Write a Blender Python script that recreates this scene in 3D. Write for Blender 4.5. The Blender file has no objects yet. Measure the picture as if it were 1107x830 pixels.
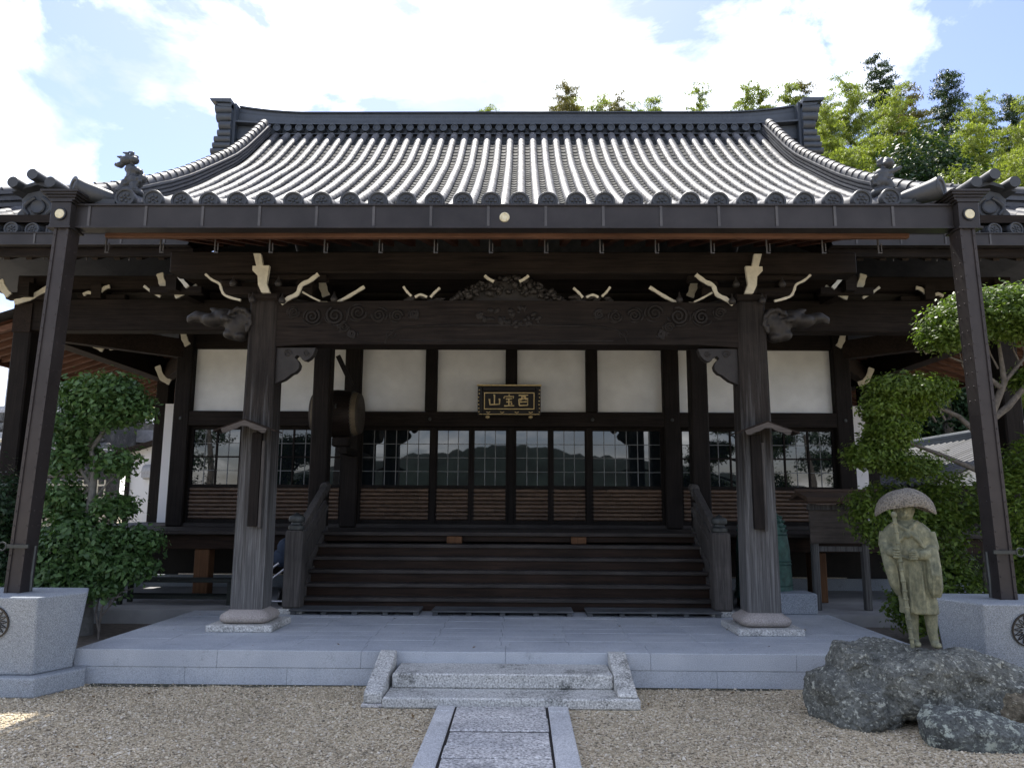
import bpy, bmesh, math, random
import numpy as np
from mathutils import Vector, Matrix, noise as mnoise
R = math.radians
sin, cos, pi = math.sin, math.cos, math.pi
rng = random.Random(7)
scn = bpy.context.scene
COL = scn.collection

# ------------------------------------------------------------------ camera
cam_d = bpy.data.cameras.new("camera")
cam = bpy.data.objects.new("camera", cam_d)
COL.objects.link(cam)
cam_d.sensor_width = 36.0
cam_d.lens = 36.0 * 825 / 1107
cam_d.clip_start = 0.05
cam_d.clip_end = 3000
_p, _y, _r = R(9.0), R(0.75), R(0.3)
_f = Vector((-sin(_y) * cos(_p), cos(_y) * cos(_p), sin(_p)))
_rt = _f.cross(Vector((0, 0, 1))).normalized()
_up = _rt.cross(_f)
_rt2 = _rt * cos(_r) + _up * sin(_r)
_up2 = -_rt * sin(_r) + _up * cos(_r)
_m = Matrix((_rt2, _up2, -_f)).transposed().to_4x4()
_m.translation = Vector((0.17, 0, 1.55))
cam.matrix_world = _m
scn.camera = cam

# ------------------------------------------------------------------ light
SUN_EL, SUN_AZ = R(58), R(-10)          # azimuth from +Y towards +X
scn.view_settings.view_transform = 'Standard'
scn.view_settings.look = 'None'
scn.view_settings.gamma = 1.0
scn.view_settings.use_curve_mapping = False
scn.view_settings.exposure = 2.15
SKY_STRENGTH = 0.12
SUN_STRENGTH = 2.0

world = bpy.data.worlds.new("World")
scn.world = world
world.use_nodes = True
wn, wl = world.node_tree.nodes, world.node_tree.links
wn.clear()


def N(t, nodes, **kw):
    n = nodes.new(t)
    for k, v in kw.items():
        setattr(n, k, v)
    return n


def build_world():
    out = N('ShaderNodeOutputWorld', wn)
    bg = N('ShaderNodeBackground', wn)
    bg.inputs[1].default_value = SKY_STRENGTH
    sky = N('ShaderNodeTexSky', wn)
    sky.sky_type = 'NISHITA'
    sky.sun_disc = False
    sky.sun_elevation = SUN_EL
    sky.sun_rotation = SUN_AZ
    sky.air_density = 1.0
    sky.dust_density = 0.6
    sky.ozone_density = 1.5
    tc = N('ShaderNodeTexCoord', wn)
    nrm = N('ShaderNodeVectorMath', wn, operation='NORMALIZE')
    wl.new(tc.outputs['Generated'], nrm.inputs[0])
    sep = N('ShaderNodeSeparateXYZ', wn)
    wl.new(nrm.outputs[0], sep.inputs[0])
    zc = N('ShaderNodeMath', wn, operation='MAXIMUM')
    wl.new(sep.outputs[2], zc.inputs[0])
    zc.inputs[1].default_value = 0.0
    za = N('ShaderNodeMath', wn, operation='ADD')
    wl.new(zc.outputs[0], za.inputs[0])
    za.inputs[1].default_value = 0.35
    dv = N('ShaderNodeVectorMath', wn, operation='DIVIDE')
    wl.new(nrm.outputs[0], dv.inputs[0])
    cmb = N('ShaderNodeCombineXYZ', wn)
    for i in range(3):
        wl.new(za.outputs[0], cmb.inputs[i])
    wl.new(cmb.outputs[0], dv.inputs[1])
    nz = N('ShaderNodeTexNoise', wn)
    nz.inputs['Scale'].default_value = 4.2
    nz.inputs['Detail'].default_value = 11
    nz.inputs['Roughness'].default_value = 0.6
    nz.inputs['Distortion'].default_value = 0.25
    wl.new(dv.outputs[0], nz.inputs['Vector'])
    cur = nz.outputs['Fac']
    # cloud banks and clear gaps, as directions in the sky
    for (px, py, rad, amp) in ((0, 140, 0.13, 0.2), (85, 180, 0.07, 0.12), (340, 45, 0.13, 0.1), (490, 80, 0.1, 0.08),
                               (610, 60, 0.15, 0.1), (930, 30, 0.13, 0.13), (185, 130, 0.13, -0.16), (90, 60, 0.13, -0.1),
                               (1050, 120, 0.14, -0.26), (770, 90, 0.1, -0.1), (710, 40, 0.08, -0.08), (240, 30, 0.06, -0.03), (440, 20, 0.07, -0.07)):
        d = (_f * 825 + _rt2 * (px - 553.5) + _up2 * (415 - py)).normalized()
        ds = N('ShaderNodeVectorMath', wn, operation='DISTANCE')
        wl.new(nrm.outputs[0], ds.inputs[0])
        ds.inputs[1].default_value = d
        mr = N('ShaderNodeMapRange', wn, interpolation_type='SMOOTHSTEP')
        mr.inputs['From Min'].default_value = 0
        mr.inputs['From Max'].default_value = rad
        mr.inputs['To Min'].default_value = amp
        mr.inputs['To Max'].default_value = 0
        wl.new(ds.outputs['Value'], mr.inputs['Value'])
        ad = N('ShaderNodeMath', wn, operation='ADD')
        wl.new(cur, ad.inputs[0])
        wl.new(mr.outputs['Result'], ad.inputs[1])
        cur = ad.outputs[0]
    cr = N('ShaderNodeValToRGB', wn)
    cr.color_ramp.elements[0].position = 0.44
    cr.color_ramp.elements[0].color = (0, 0, 0, 1)
    cr.color_ramp.elements[1].position = 0.72
    cr.color_ramp.elements[1].color = (1, 1, 1, 1)
    wl.new(cur, cr.inputs['Fac'])
    # shading inside the cloud
    nz2 = N('ShaderNodeTexNoise', wn)
    nz2.inputs['Scale'].default_value = 3.6
    nz2.inputs['Detail'].default_value = 6
    wl.new(dv.outputs[0], nz2.inputs['Vector'])
    ccol = N('ShaderNodeValToRGB', wn)
    ccol.color_ramp.elements[0].position = 0.38
    ccol.color_ramp.elements[0].color = (2.0, 2.12, 2.35, 1)
    ccol.color_ramp.elements[1].position = 0.76
    ccol.color_ramp.elements[1].color = (11.0, 11.0, 11.0, 1)
    wl.new(nz2.outputs['Fac'], ccol.inputs['Fac'])
    mx = N('ShaderNodeMix', wn, data_type='RGBA')
    wl.new(cr.outputs['Color'], mx.inputs['Factor'])
    tint = N('ShaderNodeMix', wn, data_type='RGBA')
    tint.blend_type = 'MULTIPLY'
    tint.inputs['Factor'].default_value = 1.0
    tint.inputs[7].default_value = (0.46, 0.42, 0.465, 1)
    wl.new(sky.outputs[0], tint.inputs[6])
    wl.new(tint.outputs[2], mx.inputs[6])
    wl.new(ccol.outputs['Color'], mx.inputs[7])
    wl.new(mx.outputs[2], bg.inputs[0])
    wl.new(bg.outputs[0], out.inputs[0])


build_world()
sun_d = bpy.data.lights.new("sun", 'SUN')
sun_d.energy = SUN_STRENGTH
sun_d.angle = R(0.5)
sun_d.color = (1.0, 0.95, 0.87)
sun = bpy.data.objects.new("sun", sun_d)
COL.objects.link(sun)
SUND = Vector((sin(SUN_AZ) * cos(SUN_EL), cos(SUN_AZ) * cos(SUN_EL), sin(SUN_EL)))
sun.rotation_euler = SUND.to_track_quat('Z', 'Y').to_euler()
sun.location = (0, 0, 30)

# ------------------------------------------------------------------ materials
MATS = {}


def mat_new(name):
    m = bpy.data.materials.new(name)
    m.use_nodes = True
    nt = m.node_tree
    b = nt.nodes['Principled BSDF']
    MATS[name] = m
    return m, nt.nodes, nt.links, b


def mapping(nodes, links, scale=(1, 1, 1), coord='Object'):
    tc = N('ShaderNodeTexCoord', nodes)
    mp = N('ShaderNodeMapping', nodes)
    mp.inputs['Scale'].default_value = scale
    links.new(tc.outputs[coord], mp.inputs['Vector'])
    return mp.outputs['Vector']


def noise_n(nodes, links, vec, scale, detail=4, rough=0.55, dist=0.0):
    n = N('ShaderNodeTexNoise', nodes)
    n.inputs['Scale'].default_value = scale
    n.inputs['Detail'].default_value = detail
    n.inputs['Roughness'].default_value = rough
    n.inputs['Distortion'].default_value = dist
    links.new(vec, n.inputs['Vector'])
    return n.outputs['Fac']


def ramp(nodes, links, fac, stops):
    r = N('ShaderNodeValToRGB', nodes)
    e = r.color_ramp.elements
    while len(e) < len(stops):
        e.new(0.5)
    for i, (p, c) in enumerate(stops):
        e[i].position = p
        e[i].color = (c[0], c[1], c[2], 1) if len(c) == 3 else c
    links.new(fac, r.inputs['Fac'])
    return r.outputs['Color']


def bump(nodes, links, h, b, strength=0.3, dist=0.01):
    bn = N('ShaderNodeBump', nodes)
    bn.inputs['Strength'].default_value = strength
    bn.inputs['Distance'].default_value = dist
    links.new(h, bn.inputs['Height'])
    links.new(bn.outputs['Normal'], b.inputs['Normal'])
    return bn


def mixc(nodes, links, fac, a, b_, mode='MIX'):
    m = N('ShaderNodeMix', nodes, data_type='RGBA')
    m.blend_type = mode
    if hasattr(fac, 'links'):
        links.new(fac, m.inputs['Factor'])
    else:
        m.inputs['Factor'].default_value = fac
    for s, i in ((a, 6), (b_, 7)):
        if hasattr(s, 'links'):
            links.new(s, m.inputs[i])
        else:
            m.inputs[i].default_value = (s[0], s[1], s[2], 1)
    return m.outputs[2]


def wood(name, dark, light, axis='X', scale=1.0, rough=0.68, weather=None, spec=0.12):
    m, nd, lk, b = mat_new(name)
    st = {'X': (0.6, 14, 14), 'Y': (14, 0.6, 14), 'Z': (14, 14, 0.6)}[axis]
    v = mapping(nd, lk, tuple(s * scale for s in st))
    g = noise_n(nd, lk, v, 3.0, 6, 0.65, 0.8)
    v2 = mapping(nd, lk, (1, 1, 1))
    p = noise_n(nd, lk, v2, 1.7, 4, 0.6)
    c = ramp(nd, lk, g, ((0.3, dark), (0.72, light)))
    pc = ramp(nd, lk, p, ((0.3, (0.6, 0.6, 0.6)), (0.75, (1.25, 1.22, 1.2))))
    c = mixc(nd, lk, 1.0, c, pc, 'MULTIPLY')
    if weather:
        w = noise_n(nd, lk, mapping(nd, lk, tuple(s * 0.35 for s in st)), 2.0, 5, 0.7, 0.3)
        wf = ramp(nd, lk, w, ((0.45, (0, 0, 0)), (0.66, (1, 1, 1))))
        c = mixc(nd, lk, wf, c, weather)
    lk.new(c, b.inputs['Base Color'])
    b.inputs['Roughness'].default_value = rough
    b.inputs['Specular IOR Level'].default_value = spec
    bump(nd, lk, g, b, 0.35, 0.006)
    return m


def plain(name, col, rough=0.5, metal=0.0, spec=0.4, var=0.25, vscale=6, bmp=0.1):
    m, nd, lk, b = mat_new(name)
    v = mapping(nd, lk)
    n = noise_n(nd, lk, v, vscale, 5, 0.6)
    c = ramp(nd, lk, n, ((0.3, tuple(x * (1 - var) for x in col)), (0.7, tuple(min(1, x * (1 + var)) for x in col))))
    lk.new(c, b.inputs['Base Color'])
    b.inputs['Roughness'].default_value = rough
    b.inputs['Metallic'].default_value = metal
    b.inputs['Specular IOR Level'].default_value = spec
    if bmp:
        n2 = noise_n(nd, lk, v, vscale * 12, 3)
        bump(nd, lk, n2, b, bmp, 0.004)
    return m


def granite(name, base, speck=0.35, sscale=160, rough=0.75, stain=None, stain_amt=(0.5, 0.7)):
    m, nd, lk, b = mat_new(name)
    v = mapping(nd, lk)
    n = noise_n(nd, lk, v, sscale, 2, 0.7)
    big = noise_n(nd, lk, v, 1.6, 5, 0.6)
    c = ramp(nd, lk, n, ((0.34, tuple(x * (1 - speck) for x in base)), (0.5, base), (0.68, tuple(min(1, x * (1 + speck)) for x in base))))
    bc = ramp(nd, lk, big, ((0.3, (0.82, 0.83, 0.85)), (0.7, (1.1, 1.09, 1.07))))
    c = mixc(nd, lk, 1.0, c, bc, 'MULTIPLY')
    if stain:
        s = noise_n(nd, lk, v, 3.3, 8, 0.75)
        s2 = noise_n(nd, lk, v, 60, 2, 0.6)
        ad = N('ShaderNodeMath', nd, operation='MULTIPLY_ADD')
        lk.new(s2, ad.inputs[0])
        ad.inputs[1].default_value = 0.45
        lk.new(s, ad.inputs[2])
        sf = ramp(nd, lk, ad.outputs[0], ((stain_amt[0] + 0.2, (0, 0, 0)), (stain_amt[1] + 0.2, (1, 1, 1))))
        c = mixc(nd, lk, sf, c, stain)
    lk.new(c, b.inputs['Base Color'])
    b.inputs['Roughness'].default_value = rough
    b.inputs['Specular IOR Level'].default_value = 0.3
    bump(nd, lk, n, b, 0.25, 0.003)
    return m


def leafmat(name, dark, light, trans=0.35, tcol=None, rough=0.45, spec=0.35):
    m, nd, lk, b = mat_new(name)
    geo = N('ShaderNodeNewGeometry', nd)
    v = mapping(nd, lk)
    n = noise_n(nd, lk, v, 1.3, 4)
    ad = N('ShaderNodeMath', nd, operation='MULTIPLY_ADD')
    lk.new(geo.outputs['Random Per Island'], ad.inputs[0])
    ad.inputs[1].default_value = 0.5
    lk.new(n, ad.inputs[2])
    c = ramp(nd, lk, ad.outputs[0], ((0.36, dark), (0.82, tuple(0.35 * d_ + 0.65 * l_ for d_, l_ in zip(dark, light))), (1.0, light)))
    lk.new(c, b.inputs['Base Color'])
    b.inputs['Roughness'].default_value = rough
    b.inputs['Specular IOR Level'].default_value = spec
    tr = N('ShaderNodeBsdfTranslucent', nd)
    tc = tcol or (1.25, 1.35, 0.55)
    c2 = mixc(nd, lk, 1.0, c, tc, 'MULTIPLY')
    lk.new(c2, tr.inputs['Color'])
    mx = N('ShaderNodeMixShader', nd)
    mx.inputs[0].default_value = trans
    out = nd['Material Output']
    lk.new(b.outputs[0], mx.inputs[1])
    lk.new(tr.outputs[0], mx.inputs[2])
    lk.new(mx.outputs[0], out.inputs['Surface'])
    return m


def tile_mat(name, base, rough=0.36, var=0.3, spec=0.5, lay=None):
    m, nd, lk, b = mat_new(name)
    v = mapping(nd, lk)
    geo = N('ShaderNodeNewGeometry', nd)
    n = noise_n(nd, lk, v, 4.5, 5, 0.65)
    ad = N('ShaderNodeMath', nd, operation='MULTIPLY_ADD')
    lk.new(geo.outputs['Random Per Island'], ad.inputs[0])
    ad.inputs[1].default_value = 0.45
    lk.new(n, ad.inputs[2])
    c = ramp(nd, lk, ad.outputs[0], ((0.4, tuple(x * (1 - var) for x in base)), (0.95, tuple(x * (1 + var) for x in base))))
    st = noise_n(nd, lk, mapping(nd, lk, (5, 1, 5)), 6, 4, 0.7)
    sf = ramp(nd, lk, st, ((0.56, (0, 0, 0)), (0.75, (0.6, 0.6, 0.6))))
    c = mixc(nd, lk, sf, c, tuple(x * 0.55 for x in base))
    lk.new(c, b.inputs['Base Color'])
    rr = ramp(nd, lk, n, ((0.3, (rough - 0.07,) * 3), (0.7, (rough + 0.12,) * 3)))
    lk.new(rr, b.inputs['Roughness'])
    b.inputs['Specular IOR Level'].default_value = spec
    bump(nd, lk, noise_n(nd, lk, v, 40, 4), b, 0.12, 0.004)
    return m


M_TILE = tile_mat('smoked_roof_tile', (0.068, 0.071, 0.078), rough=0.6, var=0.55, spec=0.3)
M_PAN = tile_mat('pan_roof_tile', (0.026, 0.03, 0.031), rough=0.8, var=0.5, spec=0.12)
M_TILED = tile_mat('dark_ridge_tile', (0.042, 0.053, 0.07), rough=0.45)
M_TILEO = tile_mat('ornament_tile', (0.03, 0.034, 0.04), rough=0.5)
M_WX = wood('aged_beam_wood', (0.0065, 0.0052, 0.0048), (0.028, 0.022, 0.019), 'X')
M_WY = wood('aged_rafter_wood', (0.012, 0.009, 0.0075), (0.036, 0.026, 0.021), 'Y')
M_WZ = wood('aged_post_wood', (0.006, 0.0052, 0.0048), (0.022, 0.018, 0.0165), 'Z')
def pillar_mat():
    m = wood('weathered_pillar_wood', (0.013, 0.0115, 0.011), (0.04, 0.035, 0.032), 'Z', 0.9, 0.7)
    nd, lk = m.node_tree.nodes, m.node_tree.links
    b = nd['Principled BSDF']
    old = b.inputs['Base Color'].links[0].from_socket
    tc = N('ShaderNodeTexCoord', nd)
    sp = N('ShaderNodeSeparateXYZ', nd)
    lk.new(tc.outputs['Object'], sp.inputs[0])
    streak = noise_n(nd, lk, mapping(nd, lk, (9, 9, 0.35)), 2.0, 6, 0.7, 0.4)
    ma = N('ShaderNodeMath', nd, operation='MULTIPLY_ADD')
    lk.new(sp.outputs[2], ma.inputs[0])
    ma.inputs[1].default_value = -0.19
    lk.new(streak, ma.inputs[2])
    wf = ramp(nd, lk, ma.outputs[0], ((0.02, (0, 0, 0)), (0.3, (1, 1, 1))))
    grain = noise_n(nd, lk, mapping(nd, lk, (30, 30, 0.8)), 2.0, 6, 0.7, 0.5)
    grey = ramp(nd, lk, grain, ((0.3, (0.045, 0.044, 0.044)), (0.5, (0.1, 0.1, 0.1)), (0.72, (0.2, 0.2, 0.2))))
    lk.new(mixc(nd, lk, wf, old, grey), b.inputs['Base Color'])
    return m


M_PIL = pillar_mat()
M_PILD = wood('dark_upper_pillar_wood', (0.012, 0.011, 0.0105), (0.036, 0.032, 0.03), 'Z', 0.9, 0.65)
M_BARGE = wood('pale_bargeboard', (0.045, 0.04, 0.037), (0.13, 0.118, 0.11), 'X', 0.9, 0.75)
M_RAIL = wood('weathered_rail_wood', (0.04, 0.038, 0.037), (0.12, 0.113, 0.108), 'Z', 0.9, 0.75)
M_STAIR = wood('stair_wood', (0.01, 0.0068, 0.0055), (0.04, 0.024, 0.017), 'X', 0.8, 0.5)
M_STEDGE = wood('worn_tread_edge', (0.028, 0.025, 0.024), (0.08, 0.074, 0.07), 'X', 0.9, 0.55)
M_FLOOR = wood('veranda_wood', (0.026, 0.023, 0.022), (0.065, 0.059, 0.055), 'X', 0.9, 0.6)
M_BROWN = wood('fresh_brown_wood', (0.075, 0.038, 0.018), (0.16, 0.085, 0.045), 'Z', 0.7, 0.6)
M_RED = wood('red_brown_rafter', (0.055, 0.022, 0.014), (0.13, 0.06, 0.04), 'X', 0.8, 0.65)
M_RAFT = wood('pale_rafter_wood', (0.09, 0.045, 0.03), (0.2, 0.11, 0.08), 'X', 0.8, 0.65)  # paler red-brown for the rafters of the lower side eaves
M_FASCIA = wood('eave_board_wood', (0.07, 0.036, 0.024), (0.15, 0.082, 0.056), 'X', 0.8, 0.6)
M_CARVE = plain('carved_dark_wood', (0.021, 0.0185, 0.0175), 0.6, var=0.35, vscale=9)
M_BCARVE = plain('beam_carving', (0.019, 0.0165, 0.0155), 0.6, var=0.35, vscale=9, spec=0.2)
M_WHITE = plain('chalk_white_paint', (0.55, 0.53, 0.44), 0.8, var=0.12, vscale=20)
M_PLAS = plain('white_plaster', (0.68, 0.7, 0.7), 0.85, var=0.13, vscale=1.8, bmp=0.05)
M_PLASB = plain('storehouse_plaster', (0.72, 0.73, 0.75), 0.85, var=0.05, vscale=1.2, bmp=0.05)
M_GUT = plain('bronze_gutter', (0.03, 0.027, 0.027), 0.42, 0.35, var=0.3, vscale=3)
M_STEEL = plain('brown_painted_steel', (0.034, 0.029, 0.029), 0.5, 0.2, var=0.25, vscale=4)
M_RIVET = plain('pale_steel', (0.11, 0.105, 0.105), 0.5, 0.3)
M_GOLD = plain('gilt', (0.62, 0.5, 0.27), 0.45, 0.55, var=0.25, vscale=30)
M_MEDAL = plain('pale_brass', (0.62, 0.57, 0.4), 0.5, 0.3, var=0.15, vscale=30)
M_BLACK = plain('black_lacquer', (0.012, 0.012, 0.014), 0.3)
M_IRON = plain('dark_bronze', (0.05, 0.055, 0.055), 0.5, 0.5)
M_VERD = plain('verdigris_bronze', (0.035, 0.09, 0.075), 0.6, 0.25, var=0.4, vscale=12)
M_GRAN = granite('pale_granite', (0.29, 0.32, 0.355), 0.45, 140, stain=(0.17, 0.18, 0.19), stain_amt=(0.6, 0.85))
M_BORD = granite('path_border_granite', (0.54, 0.545, 0.55), 0.35, 110, stain=(0.25, 0.25, 0.25), stain_amt=(0.58, 0.8))
M_PAVE = granite('granite_paving', (0.42, 0.45, 0.49), 0.3, 150, stain=(0.24, 0.26, 0.28), stain_amt=(0.6, 0.85))
M_OLD = granite('old_granite', (0.5, 0.5, 0.48), 0.5, 70, 0.85, stain=(0.09, 0.095, 0.09), stain_amt=(0.54, 0.74))
M_OLDP = granite('old_path_granite', (0.5, 0.49, 0.48), 0.6, 55, 0.85, stain=(0.15, 0.15, 0.155), stain_amt=(0.55, 0.8))
M_DUCK = wood('grey_duckboard', (0.06, 0.065, 0.07), (0.12, 0.128, 0.135), 'X', 0.9, 0.6)
M_STRAP = plain('strap_metal', (0.075, 0.072, 0.072), 0.45, 0.3)
M_BASE = granite('pinkish_base_stone', (0.34, 0.31, 0.29), 0.35, 120)
M_GRAVE = granite('grave_stone', (0.4, 0.41, 0.43), 0.25, 60)
M_DIRT = plain('dirt', (0.11, 0.095, 0.08), 0.95, var=0.35, vscale=14, bmp=0.5)
M_DARK = plain('dark_boards', (0.02, 0.017, 0.015), 0.8)  # near-black brown for boards, path joints and the bell block
M_BLUEC = plain('dark_blue_cloth', (0.03, 0.045, 0.075), 0.9)
M_ALU = plain('bright_tube', (0.5, 0.5, 0.52), 0.35, 0.8)
M_SKIN_D = plain('drum_hide', (0.12, 0.097, 0.065), 0.7)
M_DRUMH = plain('dark_drum_head', (0.04, 0.033, 0.027), 0.7)  # dark grey-brown drum faces, darker than the hide rims
M_DRUM = wood('drum_body_wood', (0.01, 0.008, 0.007), (0.026, 0.02, 0.017), 'X', 1, 0.4)
M_BARK = plain('grey_bark', (0.11, 0.1, 0.09), 0.9, var=0.4, vscale=20, bmp=0.6)
M_BARKP = plain('pale_trunk_bark', (0.13, 0.13, 0.122), 0.85, var=0.3, vscale=20, bmp=0.4)
M_CULM = plain('bamboo_culm', (0.16, 0.2, 0.06), 0.5)
M_LEAF = leafmat('broad_leaf', (0.03, 0.07, 0.026), (0.1, 0.185, 0.06), 0.28)
M_LEAFH = leafmat('hedge_leaf', (0.012, 0.03, 0.014), (0.03, 0.065, 0.025), 0.2)
M_LEAFR = leafmat('pruned_leaf', (0.04, 0.08, 0.018), (0.15, 0.22, 0.04), 0.42)
M_LEAFY = leafmat('yellow_green_leaf', (0.09, 0.13, 0.025), (0.17, 0.2, 0.045), 0.4)
M_BAMB = leafmat('bamboo_leaf', (0.09, 0.125, 0.025), (0.28, 0.32, 0.085), 0.55)
M_BAMBD = leafmat('dark_conifer_leaf', (0.022, 0.045, 0.016), (0.055, 0.09, 0.03), 0.25)
M_BAMBB = leafmat('browning_bamboo_leaf', (0.07, 0.08, 0.02), (0.18, 0.15, 0.05), 0.35)
M_HILL = plain('wooded_hill', (0.02, 0.034, 0.016), 0.95, var=0.6, vscale=0.25, bmp=0.4)


def gravel_mat():
    m, nd, lk, b = mat_new('gravel')
    v = mapping(nd, lk)
    vo = N('ShaderNodeTexVoronoi', nd)
    vo.inputs['Scale'].default_value = 75
    lk.new(v, vo.inputs['Vector'])
    sp = N('ShaderNodeSeparateColor', nd)
    lk.new(vo.outputs['Color'], sp.inputs[0])
    c = ramp(nd, lk, sp.outputs[0], ((0.0, (0.15, 0.13, 0.1)), (0.25, (0.4, 0.335, 0.23)), (0.6, (0.58, 0.49, 0.35)), (0.85, (0.68, 0.6, 0.46)), (1.0, (0.68, 0.63, 0.54))))
    big = noise_n(nd, lk, v, 0.9, 5, 0.6)
    bc = ramp(nd, lk, big, ((0.3, (0.68, 0.67, 0.65)), (0.7, (1.12, 1.1, 1.06))))
    c = mixc(nd, lk, 1.0, c, bc, 'MULTIPLY')
    lk.new(c, b.inputs['Base Color'])
    b.inputs['Roughness'].default_value = 0.9
    b.inputs['Specular IOR Level'].default_value = 0.2
    inv = N('ShaderNodeMath', nd, operation='MULTIPLY')
    lk.new(vo.outputs['Distance'], inv.inputs[0])
    inv.inputs[1].default_value = -1.0
    bump(nd, lk, inv.outputs[0], b, 0.9, 0.012)
    return m


def pebble_mat():
    m, nd, lk, b = mat_new('pebbles')
    geo = N('ShaderNodeNewGeometry', nd)
    c = ramp(nd, lk, geo.outputs['Random Per Island'], ((0.0, (0.15, 0.13, 0.1)), (0.2, (0.38, 0.32, 0.22)), (0.55, (0.59, 0.5, 0.36)), (0.85, (0.7, 0.62, 0.48)), (1.0, (0.72, 0.67, 0.58))))
    lk.new(c, b.inputs['Base Color'])
    b.inputs['Roughness'].default_value = 0.85
    b.inputs['Specular IOR Level'].default_value = 0.25
    return m


def rock_mat(name, base, lichen, amt=0.57):
    m, nd, lk, b = mat_new(name)
    v = mapping(nd, lk)
    n = noise_n(nd, lk, v, 5, 8, 0.7, 0.4)
    f = noise_n(nd, lk, v, 45, 4, 0.7)
    c = ramp(nd, lk, n, ((0.3, tuple(x * 0.45 for x in base)), (0.55, base), (0.75, tuple(x * 1.7 for x in base))))
    fc = ramp(nd, lk, f, ((0.3, (0.45, 0.45, 0.45)), (0.7, (1.6, 1.6, 1.6))))
    c = mixc(nd, lk, 1.0, c, fc, 'MULTIPLY')
    l = noise_n(nd, lk, v, 15, 8, 0.7, 0.0)
    lf = ramp(nd, lk, l, ((amt, (0, 0, 0)), (amt + 0.05, (1, 1, 1))))
    c = mixc(nd, lk, lf, c, lichen)
    l2 = noise_n(nd, lk, mapping(nd, lk, (1, 1, 1.3)), 33, 3, 0.6)
    lf2 = ramp(nd, lk, l2, ((0.6, (0, 0, 0)), (0.65, (0.9, 0.9, 0.9))))
    c = mixc(nd, lk, lf2, c, tuple(x * 0.85 for x in lichen))
    lk.new(c, b.inputs['Base Color'])
    b.inputs['Roughness'].default_value = 0.9
    b.inputs['Specular IOR Level'].default_value = 0.25
    mxn = N('ShaderNodeMath', nd, operation='MULTIPLY_ADD')
    lk.new(f, mxn.inputs[0])
    mxn.inputs[1].default_value = 0.4
    lk.new(n, mxn.inputs[2])
    bump(nd, lk, mxn.outputs[0], b, 0.9, 0.03)
    return m


def glass_mat():
    m, nd, lk, b = mat_new('dark_window_glass')
    b.inputs['Base Color'].default_value = (0.008, 0.011, 0.013, 1)
    b.inputs['Roughness'].default_value = 0.015
    b.inputs['IOR'].default_value = 1.8
    v = mapping(nd, lk)
    bump(nd, lk, noise_n(nd, lk, v, 1.2, 2), b, 0.02, 0.02)
    return m


def bamboo_slat_mat():
    m, nd, lk, b = mat_new('bamboo_slats')
    geo = N('ShaderNodeNewGeometry', nd)
    v = mapping(nd, lk, (3, 8, 8))
    n = noise_n(nd, lk, v, 3, 4, 0.6)
    ad = N('ShaderNodeMath', nd, operation='MULTIPLY_ADD')
    lk.new(geo.outputs['Random Per Island'], ad.inputs[0])
    ad.inputs[1].default_value = 0.35
    lk.new(n, ad.inputs[2])
    c = ramp(nd, lk, ad.outputs[0], ((0.35, (0.04, 0.024, 0.015)), (0.9, (0.125, 0.08, 0.053))))
    lk.new(c, b.inputs['Base Color'])
    b.inputs['Roughness'].default_value = 0.45
    return m


def statue_mat():
    m, nd, lk, b = mat_new('mossy_bronze')
    v = mapping(nd, lk)
    n = noise_n(nd, lk, v, 13, 8, 0.72, 0.2)
    s = noise_n(nd, lk, mapping(nd, lk, (1, 1, 0.35)), 18, 5, 0.7)
    c = ramp(nd, lk, n, ((0.3, (0.07, 0.078, 0.055)), (0.52, (0.16, 0.165, 0.11)), (0.75, (0.29, 0.28, 0.19))))
    sc = ramp(nd, lk, s, ((0.3, (0.5, 0.53, 0.52)), (0.55, (1.0, 1.0, 0.97)), (0.75, (1.6, 1.55, 1.5))))
    c = mixc(nd, lk, 1.0, c, sc, 'MULTIPLY')
    lk.new(c, b.inputs['Base Color'])
    b.inputs['Roughness'].default_value = 0.75
    bump(nd, lk, s, b, 0.3, 0.006)
    return m


def hat_mat():
    m, nd, lk, b = mat_new('woven_hat')
    v = mapping(nd, lk)
    w = N('ShaderNodeTexVoronoi', nd)
    w.inputs['Scale'].default_value = 75
    lk.new(v, w.inputs['Vector'])
    n = noise_n(nd, lk, v, 8, 5)
    c = ramp(nd, lk, w.outputs['Distance'], ((0.1, (0.06, 0.055, 0.05)), (0.6, (0.19, 0.175, 0.15))))
    nc = ramp(nd, lk, n, ((0.3, (0.7, 0.7, 0.7)), (0.7, (1.3, 1.27, 1.2))))
    c = mixc(nd, lk, 1.0, c, nc, 'MULTIPLY')
    lk.new(c, b.inputs['Base Color'])
    b.inputs['Roughness'].default_value = 0.85
    bump(nd, lk, w.outputs['Distance'], b, 0.8, 0.01)
    return m


M_GRAVEL = gravel_mat()
M_PEB = pebble_mat()
M_ROCK = rock_mat('lichen_rock', (0.145, 0.15, 0.135), (0.44, 0.45, 0.39), 0.575)
M_ROCK2 = rock_mat('green_lichen_rock', (0.11, 0.118, 0.112), (0.37, 0.4, 0.34), 0.53)
M_ROCK3 = rock_mat('tan_rock', (0.2, 0.17, 0.12), (0.4, 0.37, 0.28), 0.6)
M_GLASS = glass_mat()
M_SLAT = bamboo_slat_mat()
M_STAT = statue_mat()
M_HAT = hat_mat()

# ------------------------------------------------------------------ mesh helpers
WL = {}     # world location of every object


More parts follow.
